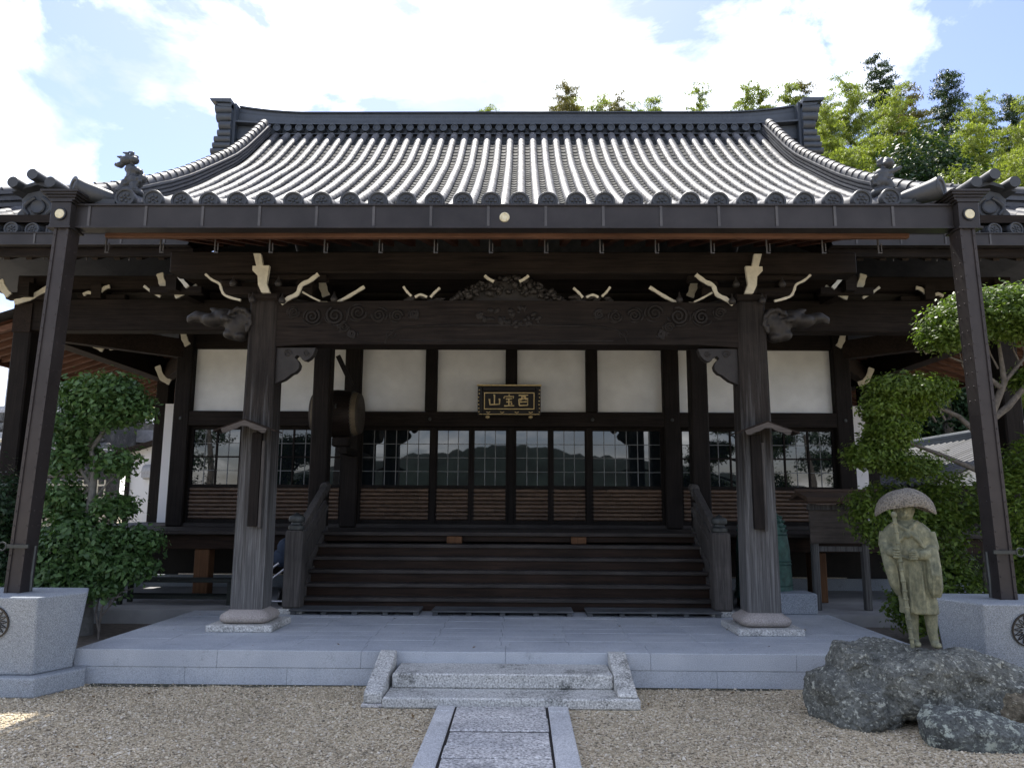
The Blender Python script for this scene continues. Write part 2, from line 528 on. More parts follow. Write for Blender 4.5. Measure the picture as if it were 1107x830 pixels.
class MB:
    def __init__(s):
        s.v, s.f = [], []

    def add(s, vs, fs):
        o = len(s.v)
        s.v.extend([tuple(p) for p in vs])
        s.f.extend([tuple(i + o for i in q) for q in fs])
        return s

    def box(s, c, d, ch=0.0, M=None):
        """centre, full size, chamfer, optional matrix applied about the centre"""
        hx, hy, hz = d[0] / 2, d[1] / 2, d[2] / 2
        ch = min(ch, hx * 0.9, hy * 0.9, hz * 0.9)
        vs, fs = [], []
        if ch <= 0:
            for z in (-hz, hz):
                for y in (-hy, hy):
                    for x in (-hx, hx):
                        vs.append((x, y, z))
            fs = [(0, 2, 3, 1), (4, 5, 7, 6), (0, 1, 5, 4), (2, 6, 7, 3), (0, 4, 6, 2), (1, 3, 7, 5)]
        else:
            idx = {}
            for sx in (-1, 1):
                for sy in (-1, 1):
                    for sz in (-1, 1):
                        for a in range(3):
                            p = [sx * (hx - ch), sy * (hy - ch), sz * (hz - ch)]
                            p[a] = (sx * hx, sy * hy, sz * hz)[a]
                            idx[(sx, sy, sz, a)] = len(vs)
                            vs.append(tuple(p))
            for a in range(3):
                b, c2 = (a + 1) % 3, (a + 2) % 3
                for sa in (-1, 1):
                    q = []
                    for sb, sc in ((-1, -1), (1, -1), (1, 1), (-1, 1)):
                        k = [0, 0, 0]
                        k[a], k[b], k[c2] = sa, sb, sc
                        q.append(idx[(k[0], k[1], k[2], a)])
                    fs.append(tuple(q) if sa > 0 else tuple(reversed(q)))
                for sb in (-1, 1):
                    for sc in (-1, 1):
                        k1, k2 = [0, 0, 0], [0, 0, 0]
                        k1[a], k2[a] = -1, 1
                        k1[b] = k2[b] = sb
                        k1[c2] = k2[c2] = sc
                        fs.append((idx[(*k1, b)], idx[(*k2, b)], idx[(*k2, c2)], idx[(*k1, c2)]))
            for sx in (-1, 1):
                for sy in (-1, 1):
                    for sz in (-1, 1):
                        fs.append(tuple(idx[(sx, sy, sz, a)] for a in range(3)))
        if M is not None:
            vs = [tuple(M @ Vector(p)) for p in vs]
        s.add([(p[0] + c[0], p[1] + c[1], p[2] + c[2]) for p in vs], fs)
        return s

    def bb(s, x0, x1, y0, y1, z0, z1, ch=0.0):
        return s.box(((x0 + x1) / 2, (y0 + y1) / 2, (z0 + z1) / 2), (abs(x1 - x0), abs(y1 - y0), abs(z1 - z0)), ch)

    def beam(s, a, b, w, h, ch=0.0, up=(0, 0, 1)):
        a, b = Vector(a), Vector(b)
        d = (b - a)
        L = d.length
        d.normalize()
        u = Vector(up)
        r = d.cross(u)
        if r.length < 1e-5:
            r = d.cross(Vector((1, 0, 0)))
        r.normalize()
        u = r.cross(d)
        M = Matrix((r, d, u)).transposed()
        return s.box((a + b) / 2, (w, L, h), ch, M)

    def tube(s, pts, rad, seg=8, caps=True, flat=None):
        P = [Vector(p) for p in pts]
        n = len(P)
        if not hasattr(rad, '__len__'):
            rad = [rad] * n
        T = []
        for i in range(n):
            t = P[min(i + 1, n - 1)] - P[max(i - 1, 0)]
            T.append(t.normalized() if t.length > 1e-9 else Vector((0, 0, 1)))
        ref = Vector((0, 0, 1)) if abs(T[0].z) < 0.9 else Vector((0, 1, 0))
        u = (ref - T[0] * ref.dot(T[0])).normalized()
        vs, fs = [], []
        for i in range(n):
            u = (u - T[i] * u.dot(T[i]))
            u = u.normalized() if u.length > 1e-6 else T[i].orthogonal().normalized()
            w = T[i].cross(u)
            for k in range(seg):
                a = 2 * pi * k / seg
                q = P[i] + (u * cos(a) + w * sin(a)) * rad[i]
                if flat is not None:
                    q.y = P[i].y + (q.y - P[i].y) * flat
                vs.append(q)
        for i in range(n - 1):
            for k in range(seg):
                k2 = (k + 1) % seg
                fs.append((i * seg + k, i * seg + k2, (i + 1) * seg + k2, (i + 1) * seg + k))
        if caps:
            fs.append(tuple(reversed(range(seg))))
            fs.append(tuple((n - 1) * seg + k for k in range(seg)))
        return s.add(vs, fs)

    def lathe(s, prof, c=(0, 0, 0), seg=24, M=None, sx=1.0, sy=1.0, caps=True, sq=None):
        """profile [(r, z)], about Z; M orients; sq = superellipse exponent"""
        vs, fs = [], []
        for (r, z) in prof:
            for k in range(seg):
                a = 2 * pi * k / seg
                x, y = cos(a), sin(a)
                if sq:
                    g = (abs(x) ** sq + abs(y) ** sq) ** (-1 / sq)
                    x, y = x * g, y * g
                p = Vector((x * r * sx, y * r * sy, z))
                if M is not None:
                    p = M @ p
                vs.append((p.x + c[0], p.y + c[1], p.z + c[2]))
        n = len(prof)
        for i in range(n - 1):
            for k in range(seg):
                k2 = (k + 1) % seg
                fs.append((i * seg + k, i * seg + k2, (i + 1) * seg + k2, (i + 1) * seg + k))
        if caps:
            fs.append(tuple(reversed(range(seg))))
            fs.append(tuple((n - 1) * seg + k for k in range(seg)))
        return s.add(vs, fs)

    def prism(s, poly, y0, y1):
        """polygon in XZ extruded along Y"""
        n = len(poly)
        vs = [(x, y0, z) for x, z in poly] + [(x, y1, z) for x, z in poly]
        fs = [tuple(range(n)), tuple(reversed(range(n, 2 * n)))]
        for i in range(n):
            j = (i + 1) % n
            fs.append((i, i + n, j + n, j))
        return s.add(vs, fs)

    def prismx(s, poly, x0, x1):
        """polygon in YZ extruded along X"""
        n = len(poly)
        vs = [(x0, y, z) for y, z in poly] + [(x1, y, z) for y, z in poly]
        fs = [tuple(range(n)), tuple(reversed(range(n, 2 * n)))]
        for i in range(n):
            j = (i + 1) % n
            fs.append((i, i + n, j + n, j))
        return s.add(vs, fs)

    def ribbon(s, pts, w, y, t=0.05):
        """strip of width w along an XZ polyline, thickness t behind y, ends slightly flared"""
        P = [Vector((p[0], p[1])) for p in pts]
        # subdivide with a smooth curve
        Q = []
        for i in range(len(P) - 1):
            p0, p1, p2, p3 = P[max(i - 1, 0)], P[i], P[i + 1], P[min(i + 2, len(P) - 1)]
            for k in range(4):
                u = k / 4
                Q.append(0.5 * ((2 * p1) + (p2 - p0) * u + (2 * p0 - 5 * p1 + 4 * p2 - p3) * u * u + (3 * p1 - p0 - 3 * p2 + p3) * u ** 3))
        Q.append(P[-1])
        n = len(Q)
        L, Rr = [], []
        for i in range(n):
            tg = (Q[min(i + 1, n - 1)] - Q[max(i - 1, 0)]).normalized()
            nn = Vector((-tg.y, tg.x))
            ww = w * 0.5 * (1.0 + 0.12 * sin(i * 1.9))
            L.append(Q[i] + nn * ww)
            Rr.append(Q[i] - nn * ww)
        vs = []
        for yy in (y, y + t):
            vs += [(p.x, yy, p.y) for p in L] + [(p.x, yy, p.y) for p in Rr]
        fs = []
        for i in range(n - 1):
            fs.append((i, i + 1, n + i + 1, n + i))
            fs.append((2 * n + i, 3 * n + i, 3 * n + i + 1, 2 * n + i + 1))
            fs.append((i, 2 * n + i, 2 * n + i + 1, i + 1))
            fs.append((n + i, n + i + 1, 3 * n + i + 1, 3 * n + i))
        fs.append((0, n, 3 * n, 2 * n))
        fs.append((n - 1, 3 * n - 1, 4 * n - 1, 2 * n - 1))
        return s.add(vs, fs)

    def ell(s, c, r, seg=12, rings=8, M=None):
        vs, fs = [], []
        for i in range(rings + 1):
            t = pi * i / rings
            for k in range(seg):
                a = 2 * pi * k / seg
                p = Vector((r[0] * sin(t) * cos(a), r[1] * sin(t) * sin(a), r[2] * cos(t)))
                if M is not None:
                    p = M @ p
                vs.append((p.x + c[0], p.y + c[1], p.z + c[2]))
        for i in range(rings):
            for k in range(seg):
                k2 = (k + 1) % seg
                fs.append((i * seg + k, (i + 1) * seg + k, (i + 1) * seg + k2, i * seg + k2))
        return s.add(vs, fs)

    def build(s, name, mat, parent=None, origin=None, smooth=None, recalc=True):
        if origin is None:
            origin = WL[parent.name] if parent else (0, 0, 0)
        me = bpy.data.meshes.new(name)
        ox, oy, oz = origin
        me.from_pydata([(x - ox, y - oy, z - oz) for x, y, z in s.v], [], s.f)
        if recalc:
            bm = bmesh.new()
            bm.from_mesh(me)
            bmesh.ops.recalc_face_normals(bm, faces=bm.faces)
            bm.to_mesh(me)
            bm.free()
        if smooth is not None:
            me.shade_smooth()
            if smooth < 180:
                me.set_sharp_from_angle(angle=R(smooth))
        me.materials.append(mat)
        return link(name, me, parent, origin)


def link(name, data, parent=None, loc=(0, 0, 0), rot=None, scale=None):
    o = bpy.data.objects.new(name, data)
    COL.objects.link(o)
    if parent:
        o.parent = parent
        pl = WL[parent.name]
        o.location = (loc[0] - pl[0], loc[1] - pl[1], loc[2] - pl[2])
    else:
        o.location = loc
    if rot:
        o.rotation_euler = rot
    if scale:
        o.scale = scale
    WL[o.name] = tuple(loc)
    return o


def tag(o, label=None, cat=None, group=None, kind=None):
    if label:
        o['label'] = label
    if cat:
        o['category'] = cat
    if group:
        o['group'] = group
    if kind:
        o['kind'] = kind
    return o


def thing(name, loc, label, cat, group=None):
    return tag(link(name, None, None, loc), label, cat, group)


def remesh(o, voxel, smooth_it=2):
    m = o.modifiers.new('r', 'REMESH')
    m.mode = 'VOXEL'
    m.voxel_size = voxel
    m.use_smooth_shade = True
    if smooth_it:
        sm = o.modifiers.new('s', 'SMOOTH')
        sm.iterations = smooth_it
        sm.factor = 0.5


def interp(x, xs, ys):
    """monotone-ish cubic through points"""
    n = len(xs)
    if x <= xs[0]:
        return ys[0] + (x - xs[0]) * (ys[1] - ys[0]) / (xs[1] - xs[0])
    if x >= xs[-1]:
        return ys[-1] + (x - xs[-1]) * (ys[-1] - ys[-2]) / (xs[-1] - xs[-2])
    i = max(k for k in range(n - 1) if xs[k] <= x)
    h = xs[i + 1] - xs[i]

    def slope(k):
        if k == 0:
            return (ys[1] - ys[0]) / (xs[1] - xs[0])
        if k == n - 1:
            return (ys[-1] - ys[-2]) / (xs[-1] - xs[-2])
        return (ys[k + 1] - ys[k - 1]) / (xs[k + 1] - xs[k - 1])
    t = (x - xs[i]) / h
    m0, m1 = slope(i) * h, slope(i + 1) * h
    return (2 * t ** 3 - 3 * t * t + 1) * ys[i] + (t ** 3 - 2 * t * t + t) * m0 + (-2 * t ** 3 + 3 * t * t) * ys[i + 1] + (t ** 3 - t * t) * m1


# ================================================================== GROUND
def grid_sheet(x0, x1, y0, y1, z, nx=1, ny=1):
    b = MB()
    vs = [(x0 + (x1 - x0) * i / nx, y0 + (y1 - y0) * j / ny, z) for j in range(ny + 1) for i in range(nx + 1)]
    fs = [(j * (nx + 1) + i, j * (nx + 1) + i + 1, (j + 1) * (nx + 1) + i + 1, (j + 1) * (nx + 1) + i) for j in range(ny) for i in range(nx)]
    return b.add(vs, fs)


o = grid_sheet(-600, 600, -600, 600, 0).build('gravel_ground', M_GRAVEL)
tag(o, kind='structure')

# loose pebbles over the near gravel
def pebbles():
    nrs = np.random.RandomState(3)
    pts = []
    area = [(-4.6, 4.6, 4.3, 6.95)]
    n = 42000
    X = nrs.uniform(-4.6, 4.6, n)
    Y = 4.3 + (6.95 - 4.3) * nrs.uniform(0, 1, n) ** 1.15
    keep = ~((np.abs(X - 0.03) < 0.54) & (Y < 6.2)) & ~((np.abs(X - 0.02) < 1.07) & (Y > 6.14)) & ~((X > 2.5) & (Y > 5.7)) & (Y < 6.88)
    X, Y = X[keep], Y[keep]
    n = len(X)
    S = nrs.uniform(0.0045, 0.0105, n) * np.where(nrs.uniform(0, 1, n) < 0.04, 1.7, 1.0)
    base = np.array([(1, 0, 0), (-1, 0, 0), (0, 1, 0), (0, -1, 0), (0, 0, 1), (0, 0, -1)], float)
    faces = np.array([(0, 2, 4), (2, 1, 4), (1, 3, 4), (3, 0, 4), (2, 0, 5), (1, 2, 5), (3, 1, 5), (0, 3, 5)])
    V = np.repeat(base[None], n, 0) * (S[:, None, None] * nrs.uniform(0.6, 1.35, (n, 6, 1)))
    a = nrs.uniform(0, 6.28, n)
    ca, sa = np.cos(a), np.sin(a)
    x = V[:, :, 0] * ca[:, None] - V[:, :, 1] * sa[:, None]
    y = V[:, :, 0] * sa[:, None] + V[:, :, 1] * ca[:, None]
    V[:, :, 0], V[:, :, 1] = x + X[:, None], y + Y[:, None]
    V[:, :, 2] = V[:, :, 2] * 0.7 + 0.003
    F = (faces[None] + (np.arange(n) * 6)[:, None, None]).reshape(-1, 3)
    me = bpy.data.meshes.new('loose_pebbles')
    me.from_pydata(V.reshape(-1, 3).tolist(), [], F.tolist())
    me.materials.append(M_PEB)
    me.shade_smooth()
    tag(link('loose_pebbles', me), 'loose pale tan pebbles covering the yard in front of the steps', 'gravel', kind='stuff')


pebbles()

# paved terrace in two courses
TZ = 0.29
b = MB()
xs = [-3.73, -2.75, -1.86, -0.93, 0.0, 0.93, 1.86, 2.8, 3.8]
for i in range(8):
    b.bb(xs[i] + .0008, xs[i + 1] - .0008, 6.905, 7.5, 0.0, 0.1445, .003)
for i in range(6):
    w = 7.53 / 6
    b.bb(-3.73 + i * w + .0008, -3.73 + (i + 1) * w - .0008, 6.9, 7.22, 0.146, TZ, .004)
rows = 9
for j in range(rows):
    y0, y1 = 7.22 + j * 0.24, 7.22 + (j + 1) * 0.24
    off = (0.3 if j % 2 else 0.0)
    x = -3.73
    first = True
    while x < 3.8:
        x1 = min(3.8, x + (off + 0.3 if first and off else 0.62))
        first = False
        b.bb(x + .0012, x1 - .0012, y0 + .0012, y1 - .0012, 0.15, TZ - .001 + rng.uniform(-.0012, .0012), .003)
        x = x1
o = b.build('stone_terrace', M_PAVE, smooth=30)
tag(o, kind='structure')
b = MB().bb(-3.7, 3.77, 7.0, 9.4, 0.02, 0.27)
o = b.build('terrace_core', M_DIRT)
tag(o, kind='structure')
# hall apron, behind and to both sides of the terrace
b = MB()
b.bb(-12, 12, 9.381, 12.2, 0.0, 0.286)
o = b.build('hall_apron', plain('apron_paving', (0.27, 0.275, 0.28), 0.85, var=0.3, vscale=1.5, bmp=0.2))
tag(o, kind='structure')
b = MB().bb(-12, -3.733, 7.4, 9.378, 0.0, 0.13).bb(3.803, 12, 7.4, 9.378, 0, 0.15)
o = b.build('planting_bed', M_DIRT)
tag(o, kind='structure')

# damp mossy earth along the foot of the terrace
b = MB()
for (xa, xb) in ((-3.55, -0.95), (1.05, 2.4)):
    n = 60
    vs = []
    for i in range(n + 1):
        x = xa + (xb - xa) * i / n
        e = 0.05 + 0.05 * mnoise.noise((x * 1.7, 3, 0)) + 0.025 * mnoise.noise((x * 9, 5, 0)) + (0.05 if x < -2.5 else 0)
        vs += [(x, 6.9, 0.006), (x, 6.9 - max(0.012, e), 0.0045)]
    b.add(vs, [(2 * i, 2 * i + 1, 2 * i + 3, 2 * i + 2) for i in range(n)])
o = b.build('damp_earth', plain('mossy_earth', (0.06, 0.06, 0.04), 0.95, var=0.5, vscale=25, bmp=0.5))
tag(o, kind='structure')

# stone path
y = 0.55
pb = MB()
while y < 6.1:
    L = min(rng.choice((0.3, 0.26, 0.34, 0.29)), 6.155 - y)
    pb.bb(-0.315 + rng.uniform(-.004, .004), 0.36 + rng.uniform(-.004, .004), y + .013, y + L - .013, 0.0, 0.03 + rng.uniform(-.004, .004), .006)
    y += L
o = pb.build('stone_path', M_OLDP, smooth=30)
tag(o, kind='structure')
pb = MB()
for (x0, x1) in ((-0.47, -0.333), (0.378, 0.53)):
    yy = 0.6
    while yy < 6.16:
        pb.bb(x0, x1, yy + .003, min(yy + 1.35, 6.16) - .003, 0.0, 0.033, .006)
        yy += 1.35
o = pb.build('stone_path_border', M_BORD, smooth=30)
tag(o, kind='structure')
o = MB().bb(-0.46, 0.52, 0.55, 6.15, 0.0, 0.0225).build('stone_path_bed', M_DARK)
tag(o, kind='structure')

# entry steps
st = thing('stone_steps', (0.05, 6.5, 0), 'two worn speckled granite steps with sloping cheek stones before the terrace', 'steps')
MB().bb(-0.9, 1.09, 6.17, 6.9, 0.0, 0.082, .012).build('tread', M_OLD, st, smooth=30)
MB().bb(-0.875, 0.915, 6.47, 6.9, 0.083, 0.198, .012).build('tread', M_OLD, st, smooth=30)
for x0, x1, zb in ((-1.05, -0.905, 0.03), (0.92, 1.07, 0.084)):
    ck = MB().prismx([(6.2, zb), (6.2, 0.1), (6.215, 0.115), (6.86, 0.3), (6.895, 0.305), (6.895, zb)], x0, x1).build('cheek_stone', M_OLD, st)
    bv = ck.modifiers.new('bv', 'BEVEL')
    bv.width = 0.012
    bv.segments = 2
MB().bb(-1.065, -0.902, 6.19, 6.9, 0.0, 0.029, .006).build('footing', M_OLDP, st)

# ================================================================== TEMPLE HALL
hall = thing('temple_hall', (0, 9, 0), 'large dark timber temple hall with curved grey tiled roof and white plaster panels', 'temple')
MX, MY = [9.1, 11.0, 13.0, 13.95, 15.28, 16.9, 17.3], [4.88, 5.93, 7.12, 7.76, 8.69, 10.13, 10.5]
KX, KY = [6.82, 8.0, 9.1, 10.2, 11.5, 13.0, 13.95, 15.28, 16.9, 17.3], [4.325, 4.69, 5.06, 5.55, 6.24, 7.13, 7.77, 8.69, 10.13, 10.5]
EX = 9.0


def zmain(x, y):
    z = interp(y, MX, MY)
    a = max(0, abs(x) - 5.0)
    return z + 0.3 * (a / 4.0) ** 2 * max(0, 1 - (y - 9.1) / 3.0)


def zporch(x, y):
    a = max(0, abs(x) - 2.6)
    return interp(y, KX, KY) + 0.05 * (a / 1.2) ** 2 * max(0, 1 - (y - 6.8) / 1.5)


ROW = 0.266


def roof_rows(xlist, zf, y0f, y1f, course=0.235, tube_r=0.082):
    cov, pan = MB(), MB()
    for x in xlist:
        y0, y1 = y0f(x), y1f(x)
        if y1 - y0 < 0.15:
            continue
        # courses of nearly equal slope length
        ys = [y0]
        while ys[-1] < y1 - 0.05:
            y = ys[-1]
            sl = (zf(x, y + 0.1) - zf(x, y)) / 0.1
            ys.append(min(y1, y + course / math.sqrt(1 + sl * sl)))
        # cover tiles: half round, each a little island with a tail lip
        for i in range(len(ys) - 1):
            ya, yb = ys[i], ys[i + 1]
            vs, fs = [], []
            jit = rng.uniform(-0.0018, 0.0018)
            ring = ((ya - 0.004, tube_r + 0.0015), (ya + 0.03, tube_r + 0.001), (yb, tube_r - 0.0015))
            for (yy, rr) in ring:
                zz = zf(x, yy) + jit
                for k in range(8):
                    a = pi * (k - 0.35) / 6.3
                    vs.append((x + rr * cos(a), yy, zz + 0.012 + rr * sin(a)))
            for j in range(2):
                for k in range(7):
                    fs.append((j * 8 + k, j * 8 + k + 1, (j + 1) * 8 + k + 1, (j + 1) * 8 + k))
            fs.append(tuple(range(8)))
            cov.add(vs, fs)
        # pan tiles between this row and the next: concave, stepped
        for i in range(len(ys) - 1):
            ya, yb = ys[i] - 0.02, ys[i + 1]
            vs, fs = [], []
            for (yy, dz) in ((ya, -0.018), (ya, 0.014), (yb, -0.006)):
                zz = zf(x, yy) + dz
                for k in range(5):
                    u = k / 4
                    sag = 0.045 * (4 * (u - 0.5) ** 2 - 1)
                    vs.append((x + 0.03 + u * (ROW - 0.06), yy, zz + sag + 0.02))
            for j in range(2):
                for k in range(4):
                    fs.append((j * 5 + k, j * 5 + k + 1, (j + 1) * 5 + k + 1, (j + 1) * 5 + k))
            pan.add(vs, fs)
    return cov, pan


XS = [(i + 0.5) * ROW + 0.01 for i in range(-34, 34)]
PORCH_X = [x for x in XS if abs(x) < 3.72]
SIDE_X = [x for x in XS if abs(x) >= 3.72]


def yhip(x):
    return 16.97 if abs(x) < 6.2 else 9.1 + max(0.0, (EX - abs(x)) * 1.07)


# the roof as a whole: front slope tiles + backing shell
cov, pan = roof_rows(SIDE_X, zmain, lambda x: 9.1, yhip)
main_roof = cov.build('main_roof', M_TILE, hall, smooth=50, recalc=False)
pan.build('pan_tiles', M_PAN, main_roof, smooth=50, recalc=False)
cov, pan = roof_rows(PORCH_X, zporch, lambda x: 6.82, lambda x: 16.97)
porch_roof = cov.build('porch_roof', M_TILE, hall, smooth=50, recalc=False)
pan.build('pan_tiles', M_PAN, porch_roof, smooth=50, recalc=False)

# solid roof decks (boards under the tiles), back and side slopes
b = MB()
ysub = [9.1, 10, 11, 12, 13, 14, 15.28, 16.2, 17.4]


def slab(b, fx, pts_y, x0f, x1f, zf, t):
    n = len(pts_y)
    vs = []
    for y in pts_y:
        vs += [(x0f(y), y, zf(x0f(y), y) - 0.05), (x1f(y), y, zf(x1f(y), y) - 0.05), (x1f(y), y, zf(x1f(y), y) - t), (x0f(y), y, zf(x0f(y), y) - t)]
    fs = []
    for i in range(n - 1):
        for k in range(4):
            k2 = (k + 1) % 4
            fs.append((i * 4 + k, i * 4 + k2, (i + 1) * 4 + k2, (i + 1) * 4 + k))
    fs.append((0, 1, 2, 3))
    fs.append(tuple((n - 1) * 4 + k for k in range(4)))
    b.add(vs, fs)


def xedge(y):
    return EX - (y - 9.1) / 1.07 if y < 12.1 else 6.2


slab(b, None, [9.1, 9.8, 10.5, 11.3, 12.09], lambda y: -xedge(y), lambda y: xedge(y), zmain, 0.15)
slab(b, None, [12.1, 13, 14, 15.28, 16.2, 17.4], lambda y: -6.2, lambda y: 6.2, zmain, 0.15)
b.build('roof_deck', M_WX, main_roof)
# back slope and hip sides, mirrored in Y = 17.4
b = MB()
ym = lambda y: 34.8 - y
vs, fs = [], []
ys = [9.1, 10.5, 12.1, 14, 15.28, 16.2, 17.4]
for y in ys:
    e = xedge(y)
    vs += [(-e, ym(y), zmain(-e, y)), (e, ym(y), zmain(e, y))]
for i in range(len(ys) - 1):
    fs.append((2 * i, 2 * i + 1, 2 * i + 3, 2 * i + 2))
b.add(vs, fs)
for sx in (-1, 1):
    vs, fs = [], []
    ys = [9.1, 9.9, 10.7, 11.4, 12.1]
    for y in ys:
        e = xedge(y) * sx
        vs += [(e, y, zmain(e, y)), (e, ym(y), zmain(e, y))]
    for i in range(len(ys) - 1):
        fs.append((2 * i, 2 * i + 1, 2 * i + 3, 2 * i + 2))
    # gable wall
    n0 = len(vs)
    gx = 6.0 * sx
    for y in (12.1, 14, 15.28, 17.4, ym(15.28), ym(14), ym(12.1)):
        yy = y if y <= 17.4 else ym(y)
        vs.append((gx, y, zmain(6.0, yy) - 0.02))
    fs.append(tuple(range(n0, n0 + 7)))
    b.add(vs, fs)
b.build('rear_slope', M_TILE, main_roof)

# --- eave tile ends (round caps with a crest relief)
def cap_mesh():
    b = MB()
    Mx = Matrix.Rotation(R(90), 3, 'X')
    b.lathe([(0.0, 0.0), (0.083, 0.0), (0.086, -0.004), (0.086, -0.05)], seg=24, M=Mx, caps=False)
    b.lathe([(0.066, 0.0), (0.066, 0.011), (0.072, 0.015), (0.082, 0.015), (0.086, 0.008), (0.086, 0.0)], seg=24, M=Mx, caps=False)
    for k in range(6):
        a = k * pi / 3 + pi / 6
        b.ell((0.033 * cos(a), -0.002, 0.033 * sin(a)), (0.016, 0.012, 0.011), 8, 5, Matrix.Rotation(-a, 3, 'Y'))
    b.ell((0, -0.003, 0), (0.012, 0.013, 0.012), 8, 5)
    me = bpy.data.meshes.new('eave_tile_end')
    me.from_pydata(b.v, [], b.f)
    bm = bmesh.new()
    bm.from_mesh(me)
    bmesh.ops.recalc_face_normals(bm, faces=bm.faces)
    bm.to_mesh(me)
    bm.free()
    me.shade_smooth()
    me.set_sharp_from_angle(angle=R(40))
    me.materials.append(M_TILEO)
    return me


cap_me = cap_mesh()
for x in PORCH_X:
    link('eave_tile_end', cap_me, porch_roof, (x, 6.795, zporch(x, 6.82) + 0.035), (R(-6), rng.uniform(0, 1), 0), (1.1, 1, 1.1))
for x in SIDE_X:
    if 3.9 < abs(x) < 8.0:
        link('eave_tile_end', cap_me, main_roof, (x, 9.075, zmain(x, 9.1) + 0.03), (R(-6), rng.uniform(0, 1), 0), (1.05, 1, 1.05))


# --- ridges that run down a slope: stacked thin layers under a round cap of short tiles
def slope_ridge(path, width=0.3, layers=5, lh=0.055, cap=0.1, seglen=0.24, name='descending_ridge', parent=None):
    P = [Vector(p) for p in path]
    # resample
    L = [0]
    for i in range(1, len(P)):
        L.append(L[-1] + (P[i] - P[i - 1]).length)

    def at(s):
        s = min(max(s, 0), L[-1])
        for i in range(1, len(P)):
            if s <= L[i] + 1e-9:
                t = (s - L[i - 1]) / (L[i] - L[i - 1])
                return P[i - 1].lerp(P[i], t), (P[i] - P[i - 1]).normalized()
    n = max(2, int(L[-1] / 0.35))
    b = MB()
    st = [at(L[-1] * i / n) for i in range(n + 1)]
    for k in range(layers):
        w = width if k % 2 == 0 else width - 0.1
        z0, z1 = (k * lh, (k + 1) * lh + lh * 0.15) if k % 2 == 0 else (k * lh + lh * 0.15, (k + 1) * lh)
        # each layer is a thin course
        vs, fs = [], []
        for (p, t) in st:
            sd = Vector((-t.y, t.x, 0)).normalized()
            for (sw, zz) in ((-1, z0), (1, z0), (1, z1), (-1, z1)):
                vs.append(p + sd * (w / 2 * sw) + Vector((0, 0, zz)))
        for i in range(n):
            for q in range(4):
                q2 = (q + 1) % 4
                fs.append((i * 4 + q, i * 4 + q2, (i + 1) * 4 + q2, (i + 1) * 4 + q))
        fs += [(0, 1, 2, 3), tuple(n * 4 + q for q in range(4))]
        b.add(vs, fs)
    zt = layers * lh
    m = int(L[-1] / seglen)
    for i in range(m):
        p0, t0 = at(L[-1] * i / m)
        p1, t1 = at(L[-1] * (i + 1) / m - 0.022)
        up = Vector((0, 0, zt))
        b.tube([p0 + up, p0 + up + (p1 - p0) * 0.12, p1 + up], [cap + 0.012, cap + 0.004, cap - 0.004], 12)
    return b.build(name, M_TILE, parent or main_roof, smooth=35)


RYS = [9.85, 10.3, 11.0, 11.6, 12.3, 13.0, 13.7, 14.4, 15.0, 15.6, 16.2, 16.6, 16.93]
def kx(y):
    return 5.98 + 0.36 * max(0.0, (12.6 - y) / 2.8) ** 1.3


for sx in (-1, 1):
    slope_ridge([(kx(y) * sx, y, zmain(5.98, y) + 0.05) for y in RYS], 0.3, 8, 0.0375, 0.1)
    # hip ridge towards the corner
    hp = []
    for i in range(8):
        t = i / 7
        y = 9.35 + (12.1 - 9.35) * t
        x = EX - (y - 9.1) / 1.07
        hp.append((x * sx, y, zmain(x, y) + 0.03))
    slope_ridge(hp, 0.3, 5, 0.05, 0.09, 0.26, 'hip_ridge')


# --- main ridge
def ridge_rise(x):
    return 0.16 * max(0, (abs(x) - 4.9) / 1.8) ** 2


b = MB()
nx = 60
prof = [(0.36, 10.3), (0.36, 10.36)]
secs = [(0.33, 10.22, 10.5), (0.5, 10.515, 10.55), (0.4, 10.551, 10.574)]
zt = 10.575
for k in range(8):
    w = 0.34 - 0.012 * k
    secs.append((w, zt, zt + 0.04))
    zt += 0.0425
secs.append((0.3, zt, zt + 0.03))
for (w, z0, z1) in secs:
    vs, fs = [], []
    for i in range(nx + 1):
        x = -6.72 + 13.44 * i / nx
        r = ridge_rise(x)
        k0 = (z0 - 10.22) / 0.72
        k1 = (z1 - 10.22) / 0.72
        for yy, zz in ((-w, z0 + r * k0), (w, z0 + r * k0), (w, z1 + r * k1), (-w, z1 + r * k1)):
            vs.append((x, 17.5 + yy, zz))
    for i in range(nx):
        for q in range(4):
            q2 = (q + 1) % 4
            fs.append((i * 4 + q, i * 4 + q2, (i + 1) * 4 + q2, (i + 1) * 4 + q))
    fs += [(0, 1, 2, 3), tuple(nx * 4 + q for q in range(4))]
    b.add(vs, fs)
# vertical joints: little studs along every second course, and knobs on the crest
for k in range(7):
    for i in range(96):
        x = -5.7 + i * 0.12 + (0.06 if k % 2 else 0)
        if abs(x) > 5.75:
            continue
        zz = 10.6 + k * 0.0425
        b.box((x, 17.5 - 0.335 + 0.012 * k, zz), (0.018, 0.02, 0.03))
for i in range(48):
    x = -6.3 + i * 0.268
    b.ell((x, 17.35, zt + 0.03 + ridge_rise(x) * 1.0), (0.035, 0.06, 0.045), 8, 5)
main_ridge = b.build('main_ridge', M_TILED, main_roof, smooth=30)
b = MB()
for i in range(44):
    x = (i - 21.5) * ROW + 0.01
    b.lathe([(0.0, 0.0), (0.06, 0.0), (0.075, 0.02), (0.09, 0.02), (0.09, -0.16)], (x, 17.0, 10.42), 14, Matrix.Rotation(R(90), 3, 'X'), caps=False)
b.bb(-5.85, 5.85, 17.05, 17.2, 10.285, 10.31)
b.build('ridge_rosette_course', M_TILED, main_roof, smooth=40)

